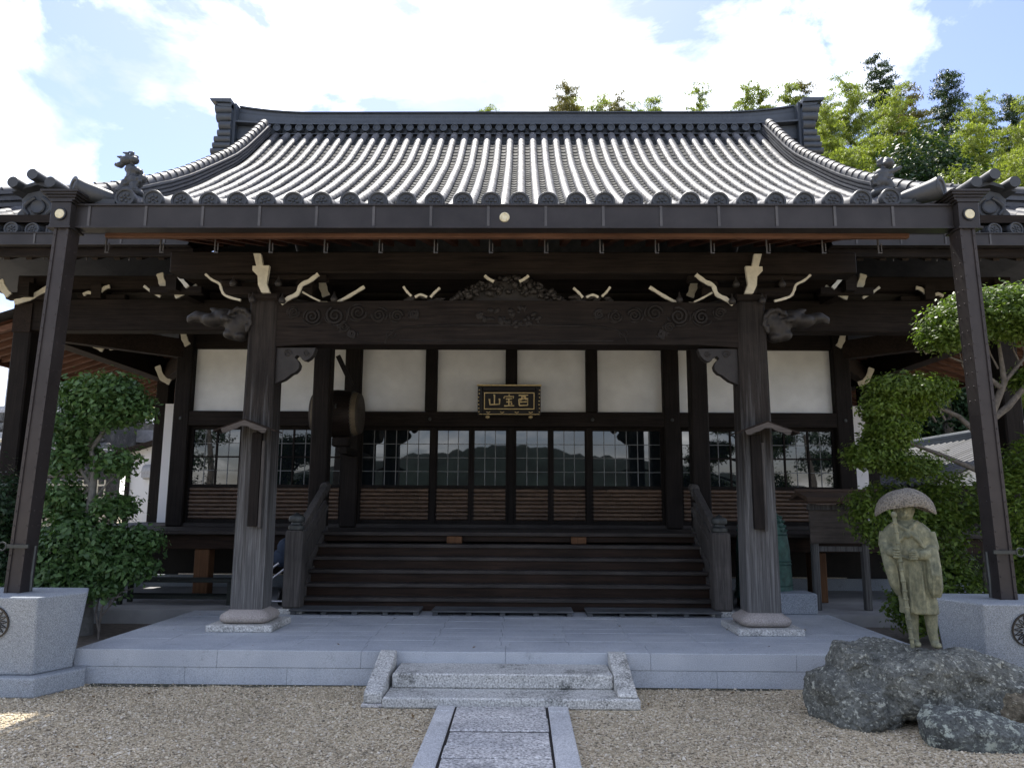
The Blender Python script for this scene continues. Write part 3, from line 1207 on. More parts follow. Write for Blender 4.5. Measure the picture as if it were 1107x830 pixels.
# --- ridge-end ornaments: plate with a column of rolls
for sx in (-1, 1):
    b = MB()
    b.prism([(sx * 6.72, 9.75), (sx * 6.95, 9.75), (sx * 6.9, 10.3), (sx * 6.8, 10.7), (sx * 6.86, 10.9), (sx * 6.9, 11.02), (sx * 6.72, 11.06)], 17.0, 18.0)
    zz = 9.74
    for r_, off in ((0.075, 0.34), (0.08, 0.3), (0.085, 0.27), (0.09, 0.2), (0.115, 0.17), (0.115, 0.24), (0.12, 0.28)):
        b.tube([(sx * 6.78, 16.98, zz + r_), (sx * (6.9 + off), 16.98, zz + r_)], [r_, r_ * 1.02], 14)
        b.tube([(sx * 6.78, 18.05, zz + r_), (sx * (6.9 + off), 18.05, zz + r_)], [r_, r_ * 1.02], 14)
        zz += r_ * 1.82
    b.prism([(sx * 6.78, zz), (sx * 7.25, zz + 0.03), (sx * 7.29, zz + 0.1), (sx * 6.78, zz + 0.1)], 16.8, 18.2)
    b.prism([(sx * 6.78, zz - 0.1), (sx * 7.1, zz - 0.06), (sx * 7.14, zz - 0.005), (sx * 6.78, zz - 0.005)], 16.85, 18.15)
    b.build('ridge_end_ornament', M_TILED, main_roof, smooth=35)

# --- demon-face style end tiles at the foot of the descending ridges
for sx in (-1, 1):
    b = MB()
    cx, cy = 6.36 * sx, 9.72
    z0 = zmain(5.98, 9.8) + 0.03
    b.prism([(cx - 0.3, z0), (cx + 0.3, z0), (cx + 0.27, z0 + 0.1), (cx + 0.21, z0 + 0.16), (cx + 0.24, z0 + 0.28), (cx + 0.16, z0 + 0.37),
             (cx, z0 + 0.41), (cx - 0.16, z0 + 0.37), (cx - 0.24, z0 + 0.28), (cx - 0.21, z0 + 0.16), (cx - 0.27, z0 + 0.1)], cy, cy + 0.12)
    # swirl relief
    for s2 in (-1, 1):
        pts = [(cx + s2 * (0.05 + 0.14 * math.sin(t * 1.2)), cy - 0.01, z0 + 0.3 - 0.24 * t / 2.2) for t in (0, .5, 1, 1.5, 2, 2.2)]
        b.tube(pts, [0.03, 0.035, 0.035, 0.03, 0.035, 0.02], 8)
    b.lathe([(0, 0.02), (0.07, 0.02), (0.085, 0.03), (0.1, 0.02), (0.1, -0.02)], (cx, cy - 0.005, z0 + 0.17), 18, Matrix.Rotation(R(90), 3, 'X'), caps=False)
    # flat crest layers and three rolls
    b.prism([(cx - 0.34, z0 + 0.36), (cx - 0.02, z0 + 0.46), (cx + 0.02, z0 + 0.46), (cx + 0.34, z0 + 0.36), (cx + 0.34, z0 + 0.4), (cx, z0 + 0.52), (cx - 0.34, z0 + 0.4)], cy - 0.07, cy + 0.3)
    for dx, dz in ((-0.25, 0.45), (0.0, 0.56), (0.25, 0.45)):
        b.tube([(cx + dx, cy - 0.2, z0 + dz), (cx + dx, cy - 0.17, z0 + dz), (cx + dx, cy + 0.35, z0 + dz + 0.03)], [0.074, 0.078, 0.066], 16)
    b.build('ridge_end_tile', M_TILEO, main_roof, smooth=40)

# --- porch roof corners: outward turned tile, verge ridge, lion ornament
for sx in (-1, 1):
    zc = zporch(3.7, 6.82)
    b = MB()
    b.tube([(sx * 3.72, 7.05, zc + 0.06), (sx * 3.86, 6.9, zc + 0.075), (sx * 4.0, 6.8, zc + 0.1), (sx * 4.05, 6.77, zc + 0.115)], [0.075, 0.085, 0.1, 0.108], 16)
    b.prism([(sx * 3.7, zc - 0.05), (sx * 3.92, zc - 0.0), (sx * 3.95, zc + 0.04), (sx * 3.7, zc + 0.03)], 6.84, 7.2)
    b.lathe([(0.0, 0.0), (0.07, 0.0), (0.08, 0.012), (0.108, 0.012)], (sx * 4.05, 6.765, zc + 0.115), 16,
            Matrix.Rotation(R(-38) * -sx, 3, 'Z') @ Matrix.Rotation(R(90), 3, 'X'), caps=False)
    b.build('corner_tile', M_TILEO, porch_roof, smooth=40)
    slope_ridge([(sx * 3.78, y, zporch(3.78, y) + 0.02) for y in (6.98, 7.5, 8.0, 8.6, 9.1, 9.6)], 0.16, 1, 0.03, 0.085, 0.25, 'verge_ridge', porch_roof)
    # bargeboard under the verge, curved
    pts = [(y, zporch(3.8, y) - 0.06) for y in (6.85, 7.3, 7.8, 8.4, 9.05)]
    poly = pts + [(y, z - 0.2) for y, z in reversed(pts)]
    MB().prismx(poly, sx * 3.86, sx * 3.92).build('bargeboard', M_WY, porch_roof)

# lion-dog ornaments on the porch roof corners
def lion_ornament(sx, head_back):
    b = MB()
    o_ = Vector((sx * 3.62, 6.98, zporch(3.6, 6.98) + 0.05))
    q_ = 0.86
    E = lambda x, y, z, a, b_, c: b.ell((o_.x + x * sx * q_, o_.y + y * q_, o_.z + z * q_), (a * q_ * 0.88, b_ * q_, c * q_ * 0.92), 12, 8)
    T = lambda pts, r: b.tube([(o_.x + p[0] * sx * q_, o_.y + p[1] * q_, o_.z + p[2] * q_) for p in pts], [k_ * q_ * 0.88 for k_ in r], 8)
    E(0, 0, 0.07, 0.15, 0.12, 0.075)
    if head_back:          # crouched, rear low, head thrown up and outward
        E(-0.02, 0, 0.2, 0.11, 0.09, 0.085)
        E(-0.1, 0.0, 0.24, 0.06, 0.06, 0.06)
        for k in range(7):
            a = k * 0.5
            T([(-0.08, 0, 0.22), (-0.13 - 0.03 * cos(a), 0.03 * sin(a * 2), 0.25 + 0.03 * k * 0.6)], [0.03, 0.008])
        for k in range(8):
            a = k * 0.8
            E(-0.02 + 0.09 * cos(a), -0.06, 0.19 + 0.05 * sin(a), 0.026, 0.026, 0.026)
        T([(0.02, 0, 0.2), (0.0, 0, 0.32), (0.06, 0, 0.38)], [0.08, 0.085, 0.07])
        E(0.0, 0, 0.33, 0.1, 0.08, 0.065)
        E(0.09, 0, 0.46, 0.085, 0.065, 0.06)
        E(0.16, 0, 0.41, 0.05, 0.045, 0.035)
        E(0.0, -0.01, 0.46, 0.06, 0.06, 0.05)
        T([(0.14, 0, 0.39), (0.2, 0, 0.41), (0.22, 0, 0.42)], [0.03, 0.028, 0.024])
        for p in ((0.1, 0.55), (0.03, 0.56), (-0.03, 0.52), (0.16, 0.5)):
            T([(0.05, 0, 0.46), (p[0], 0, p[1]), (p[0] + 0.05, 0, p[1] + 0.012)], [0.045, 0.025, 0.008])
        T([(0.07, -0.05, 0.18), (0.1, -0.07, 0.1), (0.13, -0.08, 0.06)], [0.04, 0.03, 0.035])
        T([(-0.05, -0.06, 0.16), (-0.06, -0.08, 0.08)], [0.045, 0.035])
    else:
        E(-0.03, 0, 0.19, 0.11, 0.09, 0.08)
        T([(-0.03, 0, 0.18), (0.0, 0, 0.27), (0.05, 0, 0.34)], [0.09, 0.085, 0.065])
        E(0.0, 0, 0.29, 0.085, 0.075, 0.075)
        E(0.07, -0.02, 0.42, 0.075, 0.07, 0.06)
        for k in range(9):
            a = k * 0.7
            E(0.06 + 0.075 * cos(a), 0.01, 0.43 + 0.05 * sin(a), 0.028, 0.035, 0.028)
        E(0.03, -0.05, 0.4, 0.035, 0.04, 0.03)
        T([(0.06, -0.02, 0.31), (0.14, -0.02, 0.33), (0.22, -0.02, 0.37)], [0.04, 0.03, 0.022])
        T([(0.05, -0.03, 0.24), (0.12, -0.03, 0.27)], [0.035, 0.02])
        for k in range(8):
            a = k * 0.8
            E(-0.07 + 0.06 * cos(a), -0.05, 0.2 + 0.05 * sin(a), 0.026, 0.026, 0.026)
        T([(0.05, -0.04, 0.2), (0.09, -0.05, 0.1)], [0.05, 0.045])
    o = b.build('lion_ornament', M_TILEO, porch_roof)
    remesh(o, 0.0075, 0)


lion_ornament(-1, True)
lion_ornament(1, False)

# --- porch roof timber: deck, fascia, rafters
b = MB()
slab(b, None, [6.9, 7.4, 8.0, 8.6, 9.1, 9.6], lambda y: -3.84, lambda y: 3.84, zporch, 0.11)
b.build('porch_deck', M_RED, porch_roof)
MB().bb(-3.82, 3.82, 6.93, 6.99, 4.055, 4.135, .004).build('eave_board', M_FASCIA, porch_roof)
MB().bb(-3.82, 3.82, 6.905, 6.96, 4.203, 4.26).build('eave_board', M_WX, porch_roof)
nr = 28
for i in range(nr):
    x = -3.68 + 7.36 * i / (nr - 1)
    b = MB()
    b.beam((x, 6.98, zporch(0, 6.98) - 0.19), (x, 9.3, zporch(0, 9.3) - 0.3), 0.075, 0.1, 0.004)
    b.build('rafter', M_RED, porch_roof)

# --- gutters
gut = MB()
gz0, gz1, gy = 4.09, 4.285, 6.75
gut.bb(-4.0, 4.13, gy - 0.012, gy + 0.0, gz0, gz1)
gut.bb(-4.0, 4.13, gy - 0.03, gy + 0.0, gz1 + .001, gz1 + 0.018)
gut.bb(-4.0, 4.13, gy - 0.028, gy + 0.11, gz0 - 0.02, gz0 - .001)
gut.bb(-4.0, 4.13, gy + 0.1, gy + 0.11, gz0, gz1)
gutter = gut.build('rain_gutter', M_GUT, hall)
for i in range(16):
    x = -3.87 + i * 0.532
    if x > 4.1:
        break
    b = MB().bb(x - 0.012, x + 0.012, gy - 0.022, gy - 0.013, gz0 + .001, gz1 - .001)
    b.build('gutter_strap', M_STRAP, gutter)
    b = MB().bb(x - 0.006, x + 0.006, gy + 0.3, gy + 0.315, gz0 - 0.14, gz0 + 0.06)
    b.bb(x + 0.025, x + 0.034, gy + 0.3, gy + 0.31, gz0 - 0.13, gz0 - 0.05)
    b.bb(x - 0.006, x + 0.034, gy + 0.3, gy + 0.312, gz0 - 0.15, gz0 - 0.14)
    b.build('gutter_hanger', M_STRAP, gutter)
for cx in (-4.09, 4.225):
    b = MB()
    b.box((cx, gy, 4.175), (0.185, 0.2, 0.23), .004)
    b.bb(cx - 0.11, cx + 0.11, gy - 0.115, gy + 0.115, 4.04, 4.058)
    b.bb(cx - 0.105, cx + 0.105, gy - 0.11, gy + 0.11, 4.292, 4.31)
    for k, (w, z) in enumerate(((0.125, 4.312), (0.14, 4.334), (0.16, 4.356), (0.175, 4.376))):
        b.bb(cx - w, cx + w, gy - w + 0.02, gy + w + 0.15, z, z + 0.019)
    eb = b.build('gutter_end_box', M_GUT, gutter)
    b = MB().lathe([(0.0, 0.012), (0.04, 0.012), (0.045, 0.008), (0.045, 0.0)], (cx, gy - 0.102, 4.175), 24, Matrix.Rotation(R(90), 3, 'X'), caps=False)
    b.build('medallion', M_MEDAL, gutter, smooth=30)
    b = MB().lathe([(0.046, 0.0), (0.048, 0.014), (0.06, 0.014), (0.062, 0.0)], (cx, gy - 0.1, 4.175), 24, Matrix.Rotation(R(90), 3, 'X'), caps=False)
    b.build('medallion_rim', M_BLACK, gutter, smooth=30)
b = MB().lathe([(0.0, 0.012), (0.036, 0.012), (0.044, 0.012), (0.048, 0.0)], (0.005, gy - 0.014, 4.178), 24, Matrix.Rotation(R(90), 3, 'X'), caps=False)
b.lathe([(0.028, 0.012), (0.03, 0.017), (0.034, 0.017), (0.036, 0.012)], (0.005, gy - 0.014, 4.178), 24, Matrix.Rotation(R(90), 3, 'X'), caps=False)
b.build('medallion', M_MEDAL, gutter, smooth=30)
for sx in (-1, 1):
    b = MB()
    gzm = 4.71
    b.bb(sx * 3.95, sx * 8.9, 8.98, 8.992, gzm, gzm + 0.13)
    b.bb(sx * 3.95, sx * 8.9, 8.96, 9.08, gzm - 0.018, gzm - .001)
    b.bb(sx * 3.95, sx * 8.9, 8.965, 8.992, gzm + 0.131, gzm + 0.145)
    sg = b.build('side_gutter', M_GUT, hall)
    for i in range(9):
        x = sx * (4.25 + i * 0.54)
        MB().bb(x - 0.011, x + 0.011, 8.97, 8.979, gzm + .001, gzm + 0.129).build('gutter_strap', M_STRAP, sg)
        MB().bb(x - 0.006, x + 0.006, 9.2, 9.21, gzm - 0.14, gzm + 0.03).build('gutter_hanger', M_STRAP, sg)
    MB().bb(sx * 3.95, sx * 8.95, 9.12, 9.19, 4.6, 4.7).build('eave_board', M_WX, main_roof)
    # front rafters of the main eave
    for i in range(18):
        x = sx * (4.1 + i * 0.28)
        MB().beam((x, 9.18, 4.62), (x, 12.0, 6.0), 0.075, 0.1).build('rafter', M_WY, main_roof)
    # lower side eaves: red-brown rafters running outwards, with boards above
    MB().beam((sx * 8.42, 11.0, 3.82), (sx * 8.42, 24, 3.82), 0.07, 0.1).build('eave_board', M_RED, main_roof)
    MB().add([(sx * 6.6, 11.0, 4.52), (sx * 8.5, 11.0, 3.9), (sx * 8.5, 24, 3.9), (sx * 6.6, 24, 4.52)], [(0, 1, 2, 3)]).build('soffit', M_RED, main_roof)
    MB().add([(sx * 6.6, 10.95, 4.66), (sx * 8.6, 10.95, 4.0), (sx * 8.6, 24, 4.0), (sx * 6.6, 24, 4.66)], [(0, 1, 2, 3)]).build('lower_side_roof', M_TILE, main_roof)
    for i in range(44):
        y = 11.1 + i * 0.29
        MB().beam((sx * 6.7, y, 4.42), (sx * 8.46, y, 3.84), 0.07, 0.085).build('rafter', M_RAFT, main_roof)

# --- porch pillars with stone bases
for sx in (-1, 1):
    X, Y = 2.635 * sx, 8.15
    b = MB()
    vs, fs = [], []
    ch = 0.028
    for z, h in ((0.49, 0.168), (1.6, 0.163), (3.72, 0.15)):
        vs += [(X + a, Y + c, z) for a, c in ((-h + ch, -h), (h - ch, -h), (h, -h + ch), (h, h - ch), (h - ch, h), (-h + ch, h), (-h, h - ch), (-h, -h + ch))]
    for i in range(2):
        for k in range(8):
            k2 = (k + 1) % 8
            fs.append((i * 8 + k, i * 8 + k2, i * 8 + 8 + k2, i * 8 + 8 + k))
    fs += [tuple(range(8)), tuple(range(16, 24))]
    b.add(vs, fs)
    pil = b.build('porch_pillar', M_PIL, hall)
    b = MB()
    b.lathe([(0.2, 0.355), (0.245, 0.375), (0.258, 0.41), (0.245, 0.44), (0.2, 0.468), (0.172, 0.489)], (X, Y, 0), 40, None, 1, 1, True, 6)
    b.build('stone_base', M_BASE, pil, smooth=50)
    MB().bb(X - 0.33, X + 0.33, Y - 0.33, Y + 0.33, 0.2895, 0.354, .008).build('base_slab', M_OLD, pil)

# --- porch beams
MB().box((0.05, 8.15, 4.165), (7.5, 0.26, 0.24), .012).build('porch_purlin', M_WX, hall)
b = MB()
top, bot = [], []
for i in range(25):
    x = -2.485 + 4.97 * i / 24
    u = abs(x) / 2.485
    top.append((x, 3.705 + 0.03 * (1 - u * u)))
    bot.append((x, 3.25 - (0.0 if u < 0.86 else 0.03 * (u - 0.86) / 0.14) + 0.0 * u))
b.prism(bot + list(reversed(top)), 8.02, 8.28)
rb = b.build('rainbow_beam', M_WX, hall)


# carved scrolls standing out of the beam
def spiral(b, cx, cz, r, turns, y, dirn, th, start=0.0):
    pts = []
    n = int(turns * 14)
    for i in range(n + 1):
        t = i / n
        a = start + dirn * t * turns * 2 * pi
        rr = r * (1 - 0.85 * t)
        pts.append((cx + rr * cos(a), y, cz + rr * sin(a)))
    b.tube(pts, [th * (1 - 0.3 * i / n) for i in range(n + 1)], 6)


for sx in (-1, 1):
    b = MB()
    for cx, cz, r_, st_, dr in ((2.3, 3.6, .06, 0, 1), (2.1, 3.55, .085, 1, 1), (1.85, 3.56, .1, 2, -1), (1.6, 3.6, .09, 0, 1), (1.38, 3.57, .075, 3, -1),
                               (1.18, 3.56, .065, 0, -1), (1.0, 3.58, .05, 1, 1), (1.75, 3.44, .055, 0, 1), (1.66, 3.36, .045, 2, -1)):
        spiral(b, cx * sx, cz, r_, 1.9, 8.016, dr * sx, 0.018, st_)
        for kk in range(3):
            a0 = st_ + 1.2 + kk * 1.3
            pts = [(cx * sx + r_ * (1.12 + 0.1 * kk) * cos(a0 + q_ * 0.22), 8.018, cz + r_ * (1.0 + 0.06 * kk) * sin(a0 + q_ * 0.22)) for q_ in range(6)]
            b.tube(pts, [0.006, 0.011, 0.013, 0.012, 0.009, 0.004], 6)
    pts = [(sx * x, 8.02, z) for x, z in ((1.3, 3.26), (1.28, 3.33), (1.2, 3.4), (1.05, 3.44), (0.8, 3.455), (0.4, 3.46), (0.0, 3.46))]
    b.tube(pts, 0.011, 6)
    spiral(b, sx * 1.25, 3.36, 0.06, 1.2, 8.02, sx, 0.011, 0)
    b.tube([(sx * x, 8.02, 3.29) for x in (1.15, 0.6, 0.0)], 0.008, 6)
    b.build('scroll_carving', M_BCARVE, rb, smooth=60)
b = MB()
for i in range(46):
    a, q = rng.uniform(0, 6.28), rng.uniform(0.05, 1) ** 0.6
    b.ell((0.05 + 0.36 * q * cos(a), 8.015, 3.555 + 0.11 * q * sin(a) - 0.05 * (1 - q)), (rng.uniform(.02, .045), 0.014, rng.uniform(.015, .03)), 8, 5,
          Matrix.Rotation(rng.uniform(0, 3), 3, 'Y'))
b.build('foliage_carving', M_BCARVE, rb, smooth=60)

# carved strut between beam and purlin (pierced leafy mass)
b = MB()
half = [(-0.62, 3.72), (-0.56, 3.79), (-0.48, 3.847), (-0.4, 3.904), (-0.32, 3.95), (-0.21, 3.984), (-0.12, 4.03), (0.01, 4.045)]
for i in range(170):
    k = rng.uniform(0, 6.99)
    i0 = int(k)
    t = k - i0
    ex = half[i0][0] + (half[i0 + 1][0] - half[i0][0]) * t
    ez = half[i0][1] + (half[i0 + 1][1] - half[i0][1]) * t
    u = rng.uniform(0.15, 1) ** 0.6
    s2 = rng.choice((-1, 1))
    b.ell((ex * s2 + 0.01, 8.1 + rng.uniform(-.05, .04), 3.735 + (ez - 3.735) * u), (rng.uniform(.02, .05), .03, rng.uniform(.014, .032)), 8, 5,
          Matrix.Rotation(rng.uniform(0, 3), 3, 'Y'))
b.prism([(-0.6, 3.735), (0.6, 3.735), (0.38, 3.86), (0.1, 3.98), (-0.1, 3.98), (-0.38, 3.86)], 8.12, 8.2)
ks = b.build('carved_strut', M_CARVE, hall, smooth=60)
for sx in (-1, 1):
    MB().ribbon([(sx * .24, 4.022), (sx * .2, 3.988), (sx * .14, 3.954)], 0.028, 8.04, .03).build('white_tip', M_WHITE, ks)
    b = MB()
    for i in range(16):
        b.ell((sx * (0.95 + rng.uniform(-.25, .25)), 8.1, 3.75 + rng.uniform(0, .05)), (.045, .03, .022), 8, 5)
    c = b.build('leaf_carving', M_CARVE, hall, smooth=60)
    for pts in ([(-1.13, 3.902), (-1.09, 3.846), (-1.04, 3.795)], [(-1.0, 3.784), (-0.94, 3.812), (-0.87, 3.785)], [(-0.83, 3.782), (-0.79, 3.832), (-0.73, 3.889)]):
        MB().ribbon([(-x * sx, z) for x, z in pts], 0.024, 8.06, .03).build('white_tip', M_WHITE, c)


# lion-head and scroll noses outside each pillar
for sx in (-1, 1):
    b = MB()
    E = lambda x, z, a, c, y=8.12, d=0.13: b.ell((x * sx, y, z), (a, d, c), 12, 8)
    E(2.86, 3.52, 0.13, 0.15)
    E(2.95, 3.46, 0.13, 0.16)
    E(3.08, 3.56, 0.14, 0.1)
    E(3.22, 3.53, 0.13, 0.075)
    E(3.36, 3.56, 0.1, 0.055, 8.12, .09)
    b.tube([(sx * 3.28, 8.1, 3.55), (sx * 3.4, 8.1, 3.58), (sx * 3.47, 8.1, 3.54), (sx * 3.46, 8.1, 3.5)], [0.06, 0.055, 0.045, 0.035], 10)
    b.tube([(sx * 3.12, 8.1, 3.6), (sx * 3.2, 8.1, 3.64), (sx * 3.26, 8.1, 3.66)], [0.05, 0.035, 0.012], 8)
    for k in range(7):
        a = 0.6 * k
        b.tube([(sx * (2.88 + 0.11 * cos(a)), 7.99, 3.5 + 0.12 * sin(a)), (sx * (2.9 + 0.16 * cos(a + .4)), 7.985, 3.49 + 0.16 * sin(a + .4))], [0.035, 0.02], 8)
    E(3.06, 3.52, 0.03, 0.03, 7.99, 0.03)
    E(3.0, 3.37, 0.09, 0.06, 8.1, 0.1)
    E(2.9, 3.34, 0.08, 0.05, 8.1, 0.1)
    o = b.build('lion_head_carving', M_CARVE, hall)
    remesh(o, 0.016, 1)
    # pierced knee bracket under the beam
    poly = [(-2.48, 3.215), (-2.06, 3.215), (-2.07, 3.185), (-2.085, 3.14), (-2.12, 3.1), (-2.16, 3.075), (-2.2, 3.085), (-2.225, 3.12), (-2.26, 3.135), (-2.285, 3.11),
            (-2.25, 3.075), (-2.225, 3.03), (-2.235, 2.985), (-2.27, 2.945), (-2.31, 2.93), (-2.345, 2.9), (-2.39, 2.865), (-2.44, 2.845), (-2.48, 2.82)]
    b = MB().prism([(-x * sx * -1 if False else x * -sx, z) for x, z in poly], 8.06, 8.16)
    spiral(b, sx * 2.36, 3.15, 0.045, 1.5, 8.055, 1, 0.008)
    spiral(b, sx * 2.16, 3.16, 0.035, 1.5, 8.055, -1, 0.007)
    b.build('knee_bracket', M_CARVE, hall)

# bracket sets over the pillars, with their chalk-white end faces
TPOLY = [(-2.74, 4.222), (-2.66, 4.222), (-2.63, 4.086), (-2.56, 4.086), (-2.57, 3.971), (-2.58, 3.886), (-2.54, 3.789), (-2.63, 3.788), (-2.67, 3.873), (-2.68, 3.971), (-2.74, 4.032), (-2.74, 4.081), (-2.7, 4.081)]
TIPS = [
    (7.98, 0.042, [(-2.43, 3.68), (-2.35, 3.74), (-2.26, 3.789), (-2.22, 3.886), (-2.13, 3.935), (-2.04, 4.009)]),
    (7.98, 0.024, [(-3.27, 4.007), (-3.2, 3.946), (-3.11, 3.897), (-3.08, 3.824), (-3.03, 3.763), (-2.87, 3.715)]),
    (8.6, 0.085, [(-2.17, 4.16), (-2.15, 4.042), (-2.11, 3.937)]),
    (8.6, 0.072, [(-2.13, 3.872), (-2.13, 3.781)]),
    (8.1, 0.033, [(-1.86, 3.72), (-1.72, 3.799), (-1.56, 3.903)]),
    (8.1, 0.019, [(-2.24, 3.843), (-2.14, 3.786), (-2.04, 3.737)]),
    (10.2, 0.088, [(-7.1, 4.6), (-7.03, 4.47), (-6.95, 4.38)]),
    (10.4, 0.071, [(-7.0, 4.34), (-6.8, 4.4), (-6.55, 4.545)]),
    (9.9, 0.087, [(-4.72, 4.609), (-4.68, 4.486), (-4.62, 4.364)]),
    (9.2, 0.047, [(-4.21, 4.524), (-4.13, 4.36), (-4.01, 4.214)]),
    (9.9, 0.06, [(-4.49, 4.288), (-4.33, 4.358), (-4.2, 4.435)]),
    (9.9, 0.033, [(-4.92, 4.433), (-4.82, 4.357), (-4.69, 4.287)]),
    (10.5, 0.042, [(-6.09, 4.477), (-6.02, 4.511), (-5.93, 4.474)]),
    (10.5, 0.05, [(-5.86, 4.515), (-5.79, 4.578), (-5.72, 4.6)]),
    (11.6, 0.094, [(-6.6, 4.148), (-6.51, 3.996), (-6.35, 3.909)]),
    (12.2, 0.049, [(-6.59, 4.04), (-6.42, 4.082), (-6.31, 4.166)]),
    (13.4, 0.099, [(-6.36, 3.975), (-6.26, 3.761), (-6.11, 3.679)]),
    (11.9, 0.09, [(-5.26, 4.27), (-5.23, 4.15), (-5.17, 4.04)]),
]
for sx in (-1, 1):
    b = MB()
    # stacked bearing blocks and crossing arms above the pillar
    X = sx * 2.635
    for (z, w, h) in ((3.725, 0.34, 0.09), (3.93, 0.2, 0.07)):
        b.box((X, 8.15, z + h / 2), (w, w, h), .02)
    b.box((X, 8.15, 3.86), (1.0, 0.13, 0.1), .01)
    b.box((X, 8.06, 3.86), (0.12, 0.2, 0.12), .01)
    for dx in (-0.42, 0, 0.42):
        b.box((X + dx, 8.15, 3.945), (0.19, 0.19, 0.075), .02)
    b.box((X, 8.15, 4.015), (1.3, 0.13, 0.06), .01)
    b.beam((X, 8.2, 4.0), (X, 10.6, 4.5), 0.16, 0.3)
    bs = b.build('bracket_set', M_WX, hall)
    MB().prism([(x * -sx, z) for x, z in TPOLY], 7.9, 7.95).build('white_tip', M_WHITE, bs)
    for (y, w, pts) in TIPS[:6]:
        MB().ribbon([(x * -sx, z) for x, z in pts], w, y - 0.03, 0.025).build('white_tip', M_WHITE, bs)
    for gx, gz in ((-2.95, 3.91), (-2.46, 3.91), (-2.73, 3.728), (-2.41, 3.721), (-1.85, 3.74)):
        b = MB()
        b.lathe([(0.0, -0.05), (0.03, -0.045), (0.04, -0.02), (0.028, 0.01), (0.012, 0.03), (0.006, 0.06), (0.0, 0.075)], (gx * -sx, 7.93, gz), 12, caps=False)
        b.build('gourd_pendant', M_CARVE, bs, smooth=60)
    for (x, y, z) in ((4.45, 9.6, 4.42), (6.8, 10.2, 4.5), (5.9, 10.4, 4.53)):
        b = MB()
        b.beam((sx * x, y + 0.05, z), (sx * x, 11.6, z + 0.1), 0.14, 0.2)
        b.box((sx * x, y + 0.25, z - 0.06), (0.7, 0.12, 0.1), .01)
        bs2 = b.build('eave_bracket', M_WX, hall)
    for (y, w, pts) in TIPS[6:14]:
        MB().ribbon([(x * -sx, z) for x, z in pts], w, y - 0.03, 0.025).build('white_tip', M_WHITE, bs2)
    # side beam along the veranda side, on its posts
    b = MB()
    b.beam((sx * 6.95, 10.5, 4.15), (sx * 6.95, 24, 4.15), 0.26, 0.42)
    b.beam((sx * 6.95, 10.5, 4.62), (sx * 6.95, 24, 4.62), 0.22, 0.22)
    b.beam((sx * 5.32, 12.3, 4.05), (sx * 6.95, 10.7, 4.05), 0.16, 0.3)
    b.beam((sx * 5.32, 12.5, 4.05), (sx * 6.95, 14.9, 4.05), 0.16, 0.3)
    sb = b.build('side_beam', M_WY, hall)
    for (y, w, pts) in TIPS[14:]:
        MB().ribbon([(x * -sx, z) for x, z in pts], w, y - 0.03, 0.025).build('white_tip', M_WHITE, sb)

# --- eave beam carried by the veranda posts
MB().box((0, 10.65, 4.2), (14.2, 0.24, 0.46), .012).build('eave_beam', M_WX, hall)
MB().box((0, 10.65, 4.68), (14.2, 0.22, 0.2), .01).build('eave_beam', M_WX, hall)
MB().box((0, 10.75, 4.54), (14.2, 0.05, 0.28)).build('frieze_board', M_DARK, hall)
for x in (-6.95, -2.64, 2.64, 6.95):
    w = 0.24 if abs(x) < 3 else 0.26
    MB().bb(x - w / 2, x + w / 2, 10.65 - w / 2, 10.65 + w / 2, 0.28, 3.97, .02).build('veranda_post', M_WZ, hall)
for sx in (-1, 1):
    for y in (15.0, 19.5):
        MB().bb(sx * 6.95 - 0.13, sx * 6.95 + 0.13, y - 0.13, y + 0.13, 0.28, 3.95, .02).build('veranda_post', M_WZ, hall)
    MB().bb(sx * 6.1, sx * 6.55, 14.2, 14.28, 1.2, 3.4).build('wing_panel', M_PLASB, hall)
    MB().bb(sx * 5.5, sx * 6.08, 14.15, 14.3, 1.2, 3.6).build('wall_post', M_WZ, hall)

# --- front wall
WY = 12.3
MB().box((0, WY + 0.02, 4.2), (10.9, 0.22, 0.28), .01).build('head_beam', M_WX, hall)
MB().box((0, WY - 0.015, 2.905), (10.9, 0.24, 0.24), .01).build('lintel', M_WX, hall)
MB().box((0, WY, 1.215), (10.9, 0.2, 0.06), .006).build('door_sill', M_FLOOR, hall)
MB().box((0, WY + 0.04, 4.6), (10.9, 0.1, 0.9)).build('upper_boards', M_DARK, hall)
for x in (-5.32, -2.57, 2.57, 5.32):
    w = 0.27 if abs(x) > 3 else 0.26
    MB().bb(x - w / 2, x + w / 2, WY - 0.15, WY + 0.15, 1.19, 4.5, .02).build('wall_post', M_WZ, hall)
for x in (-1.3, 0.0, 1.3):
    MB().bb(x - 0.095, x + 0.095, WY - 0.11, WY + 0.1, 3.03, 4.05, .008).build('short_post', M_WZ, hall)
px = [-5.185, -2.7, -2.44, -1.395, -1.205, -0.095, 0.095, 1.205, 1.395, 2.44, 2.7, 5.185]
for i in range(0, 12, 2):
    MB().bb(px[i] - .01, px[i + 1] + .01, WY + 0.0, WY + 0.06, 3.02, 4.06).build('plaster_panel', M_PLAS, hall)
for sx in (-1, 1):
    if sx < 0:
        MB().beam((-2.66, 11.5, 3.8), (-2.42, 11.5, 3.33), 0.05, 0.07).build('tie_strut', M_WZ, hall)
    # small fittings (nail covers) on lintel
    for x in (1.3, 2.57, 5.32):
        MB().lathe([(0.0, 0.02), (0.02, 0.018), (0.03, 0.0)], (sx * x, WY - 0.152, 2.9), 10, Matrix.Rotation(R(90), 3, 'X'), caps=False).build('nail_cover', M_IRON, hall, smooth=50)

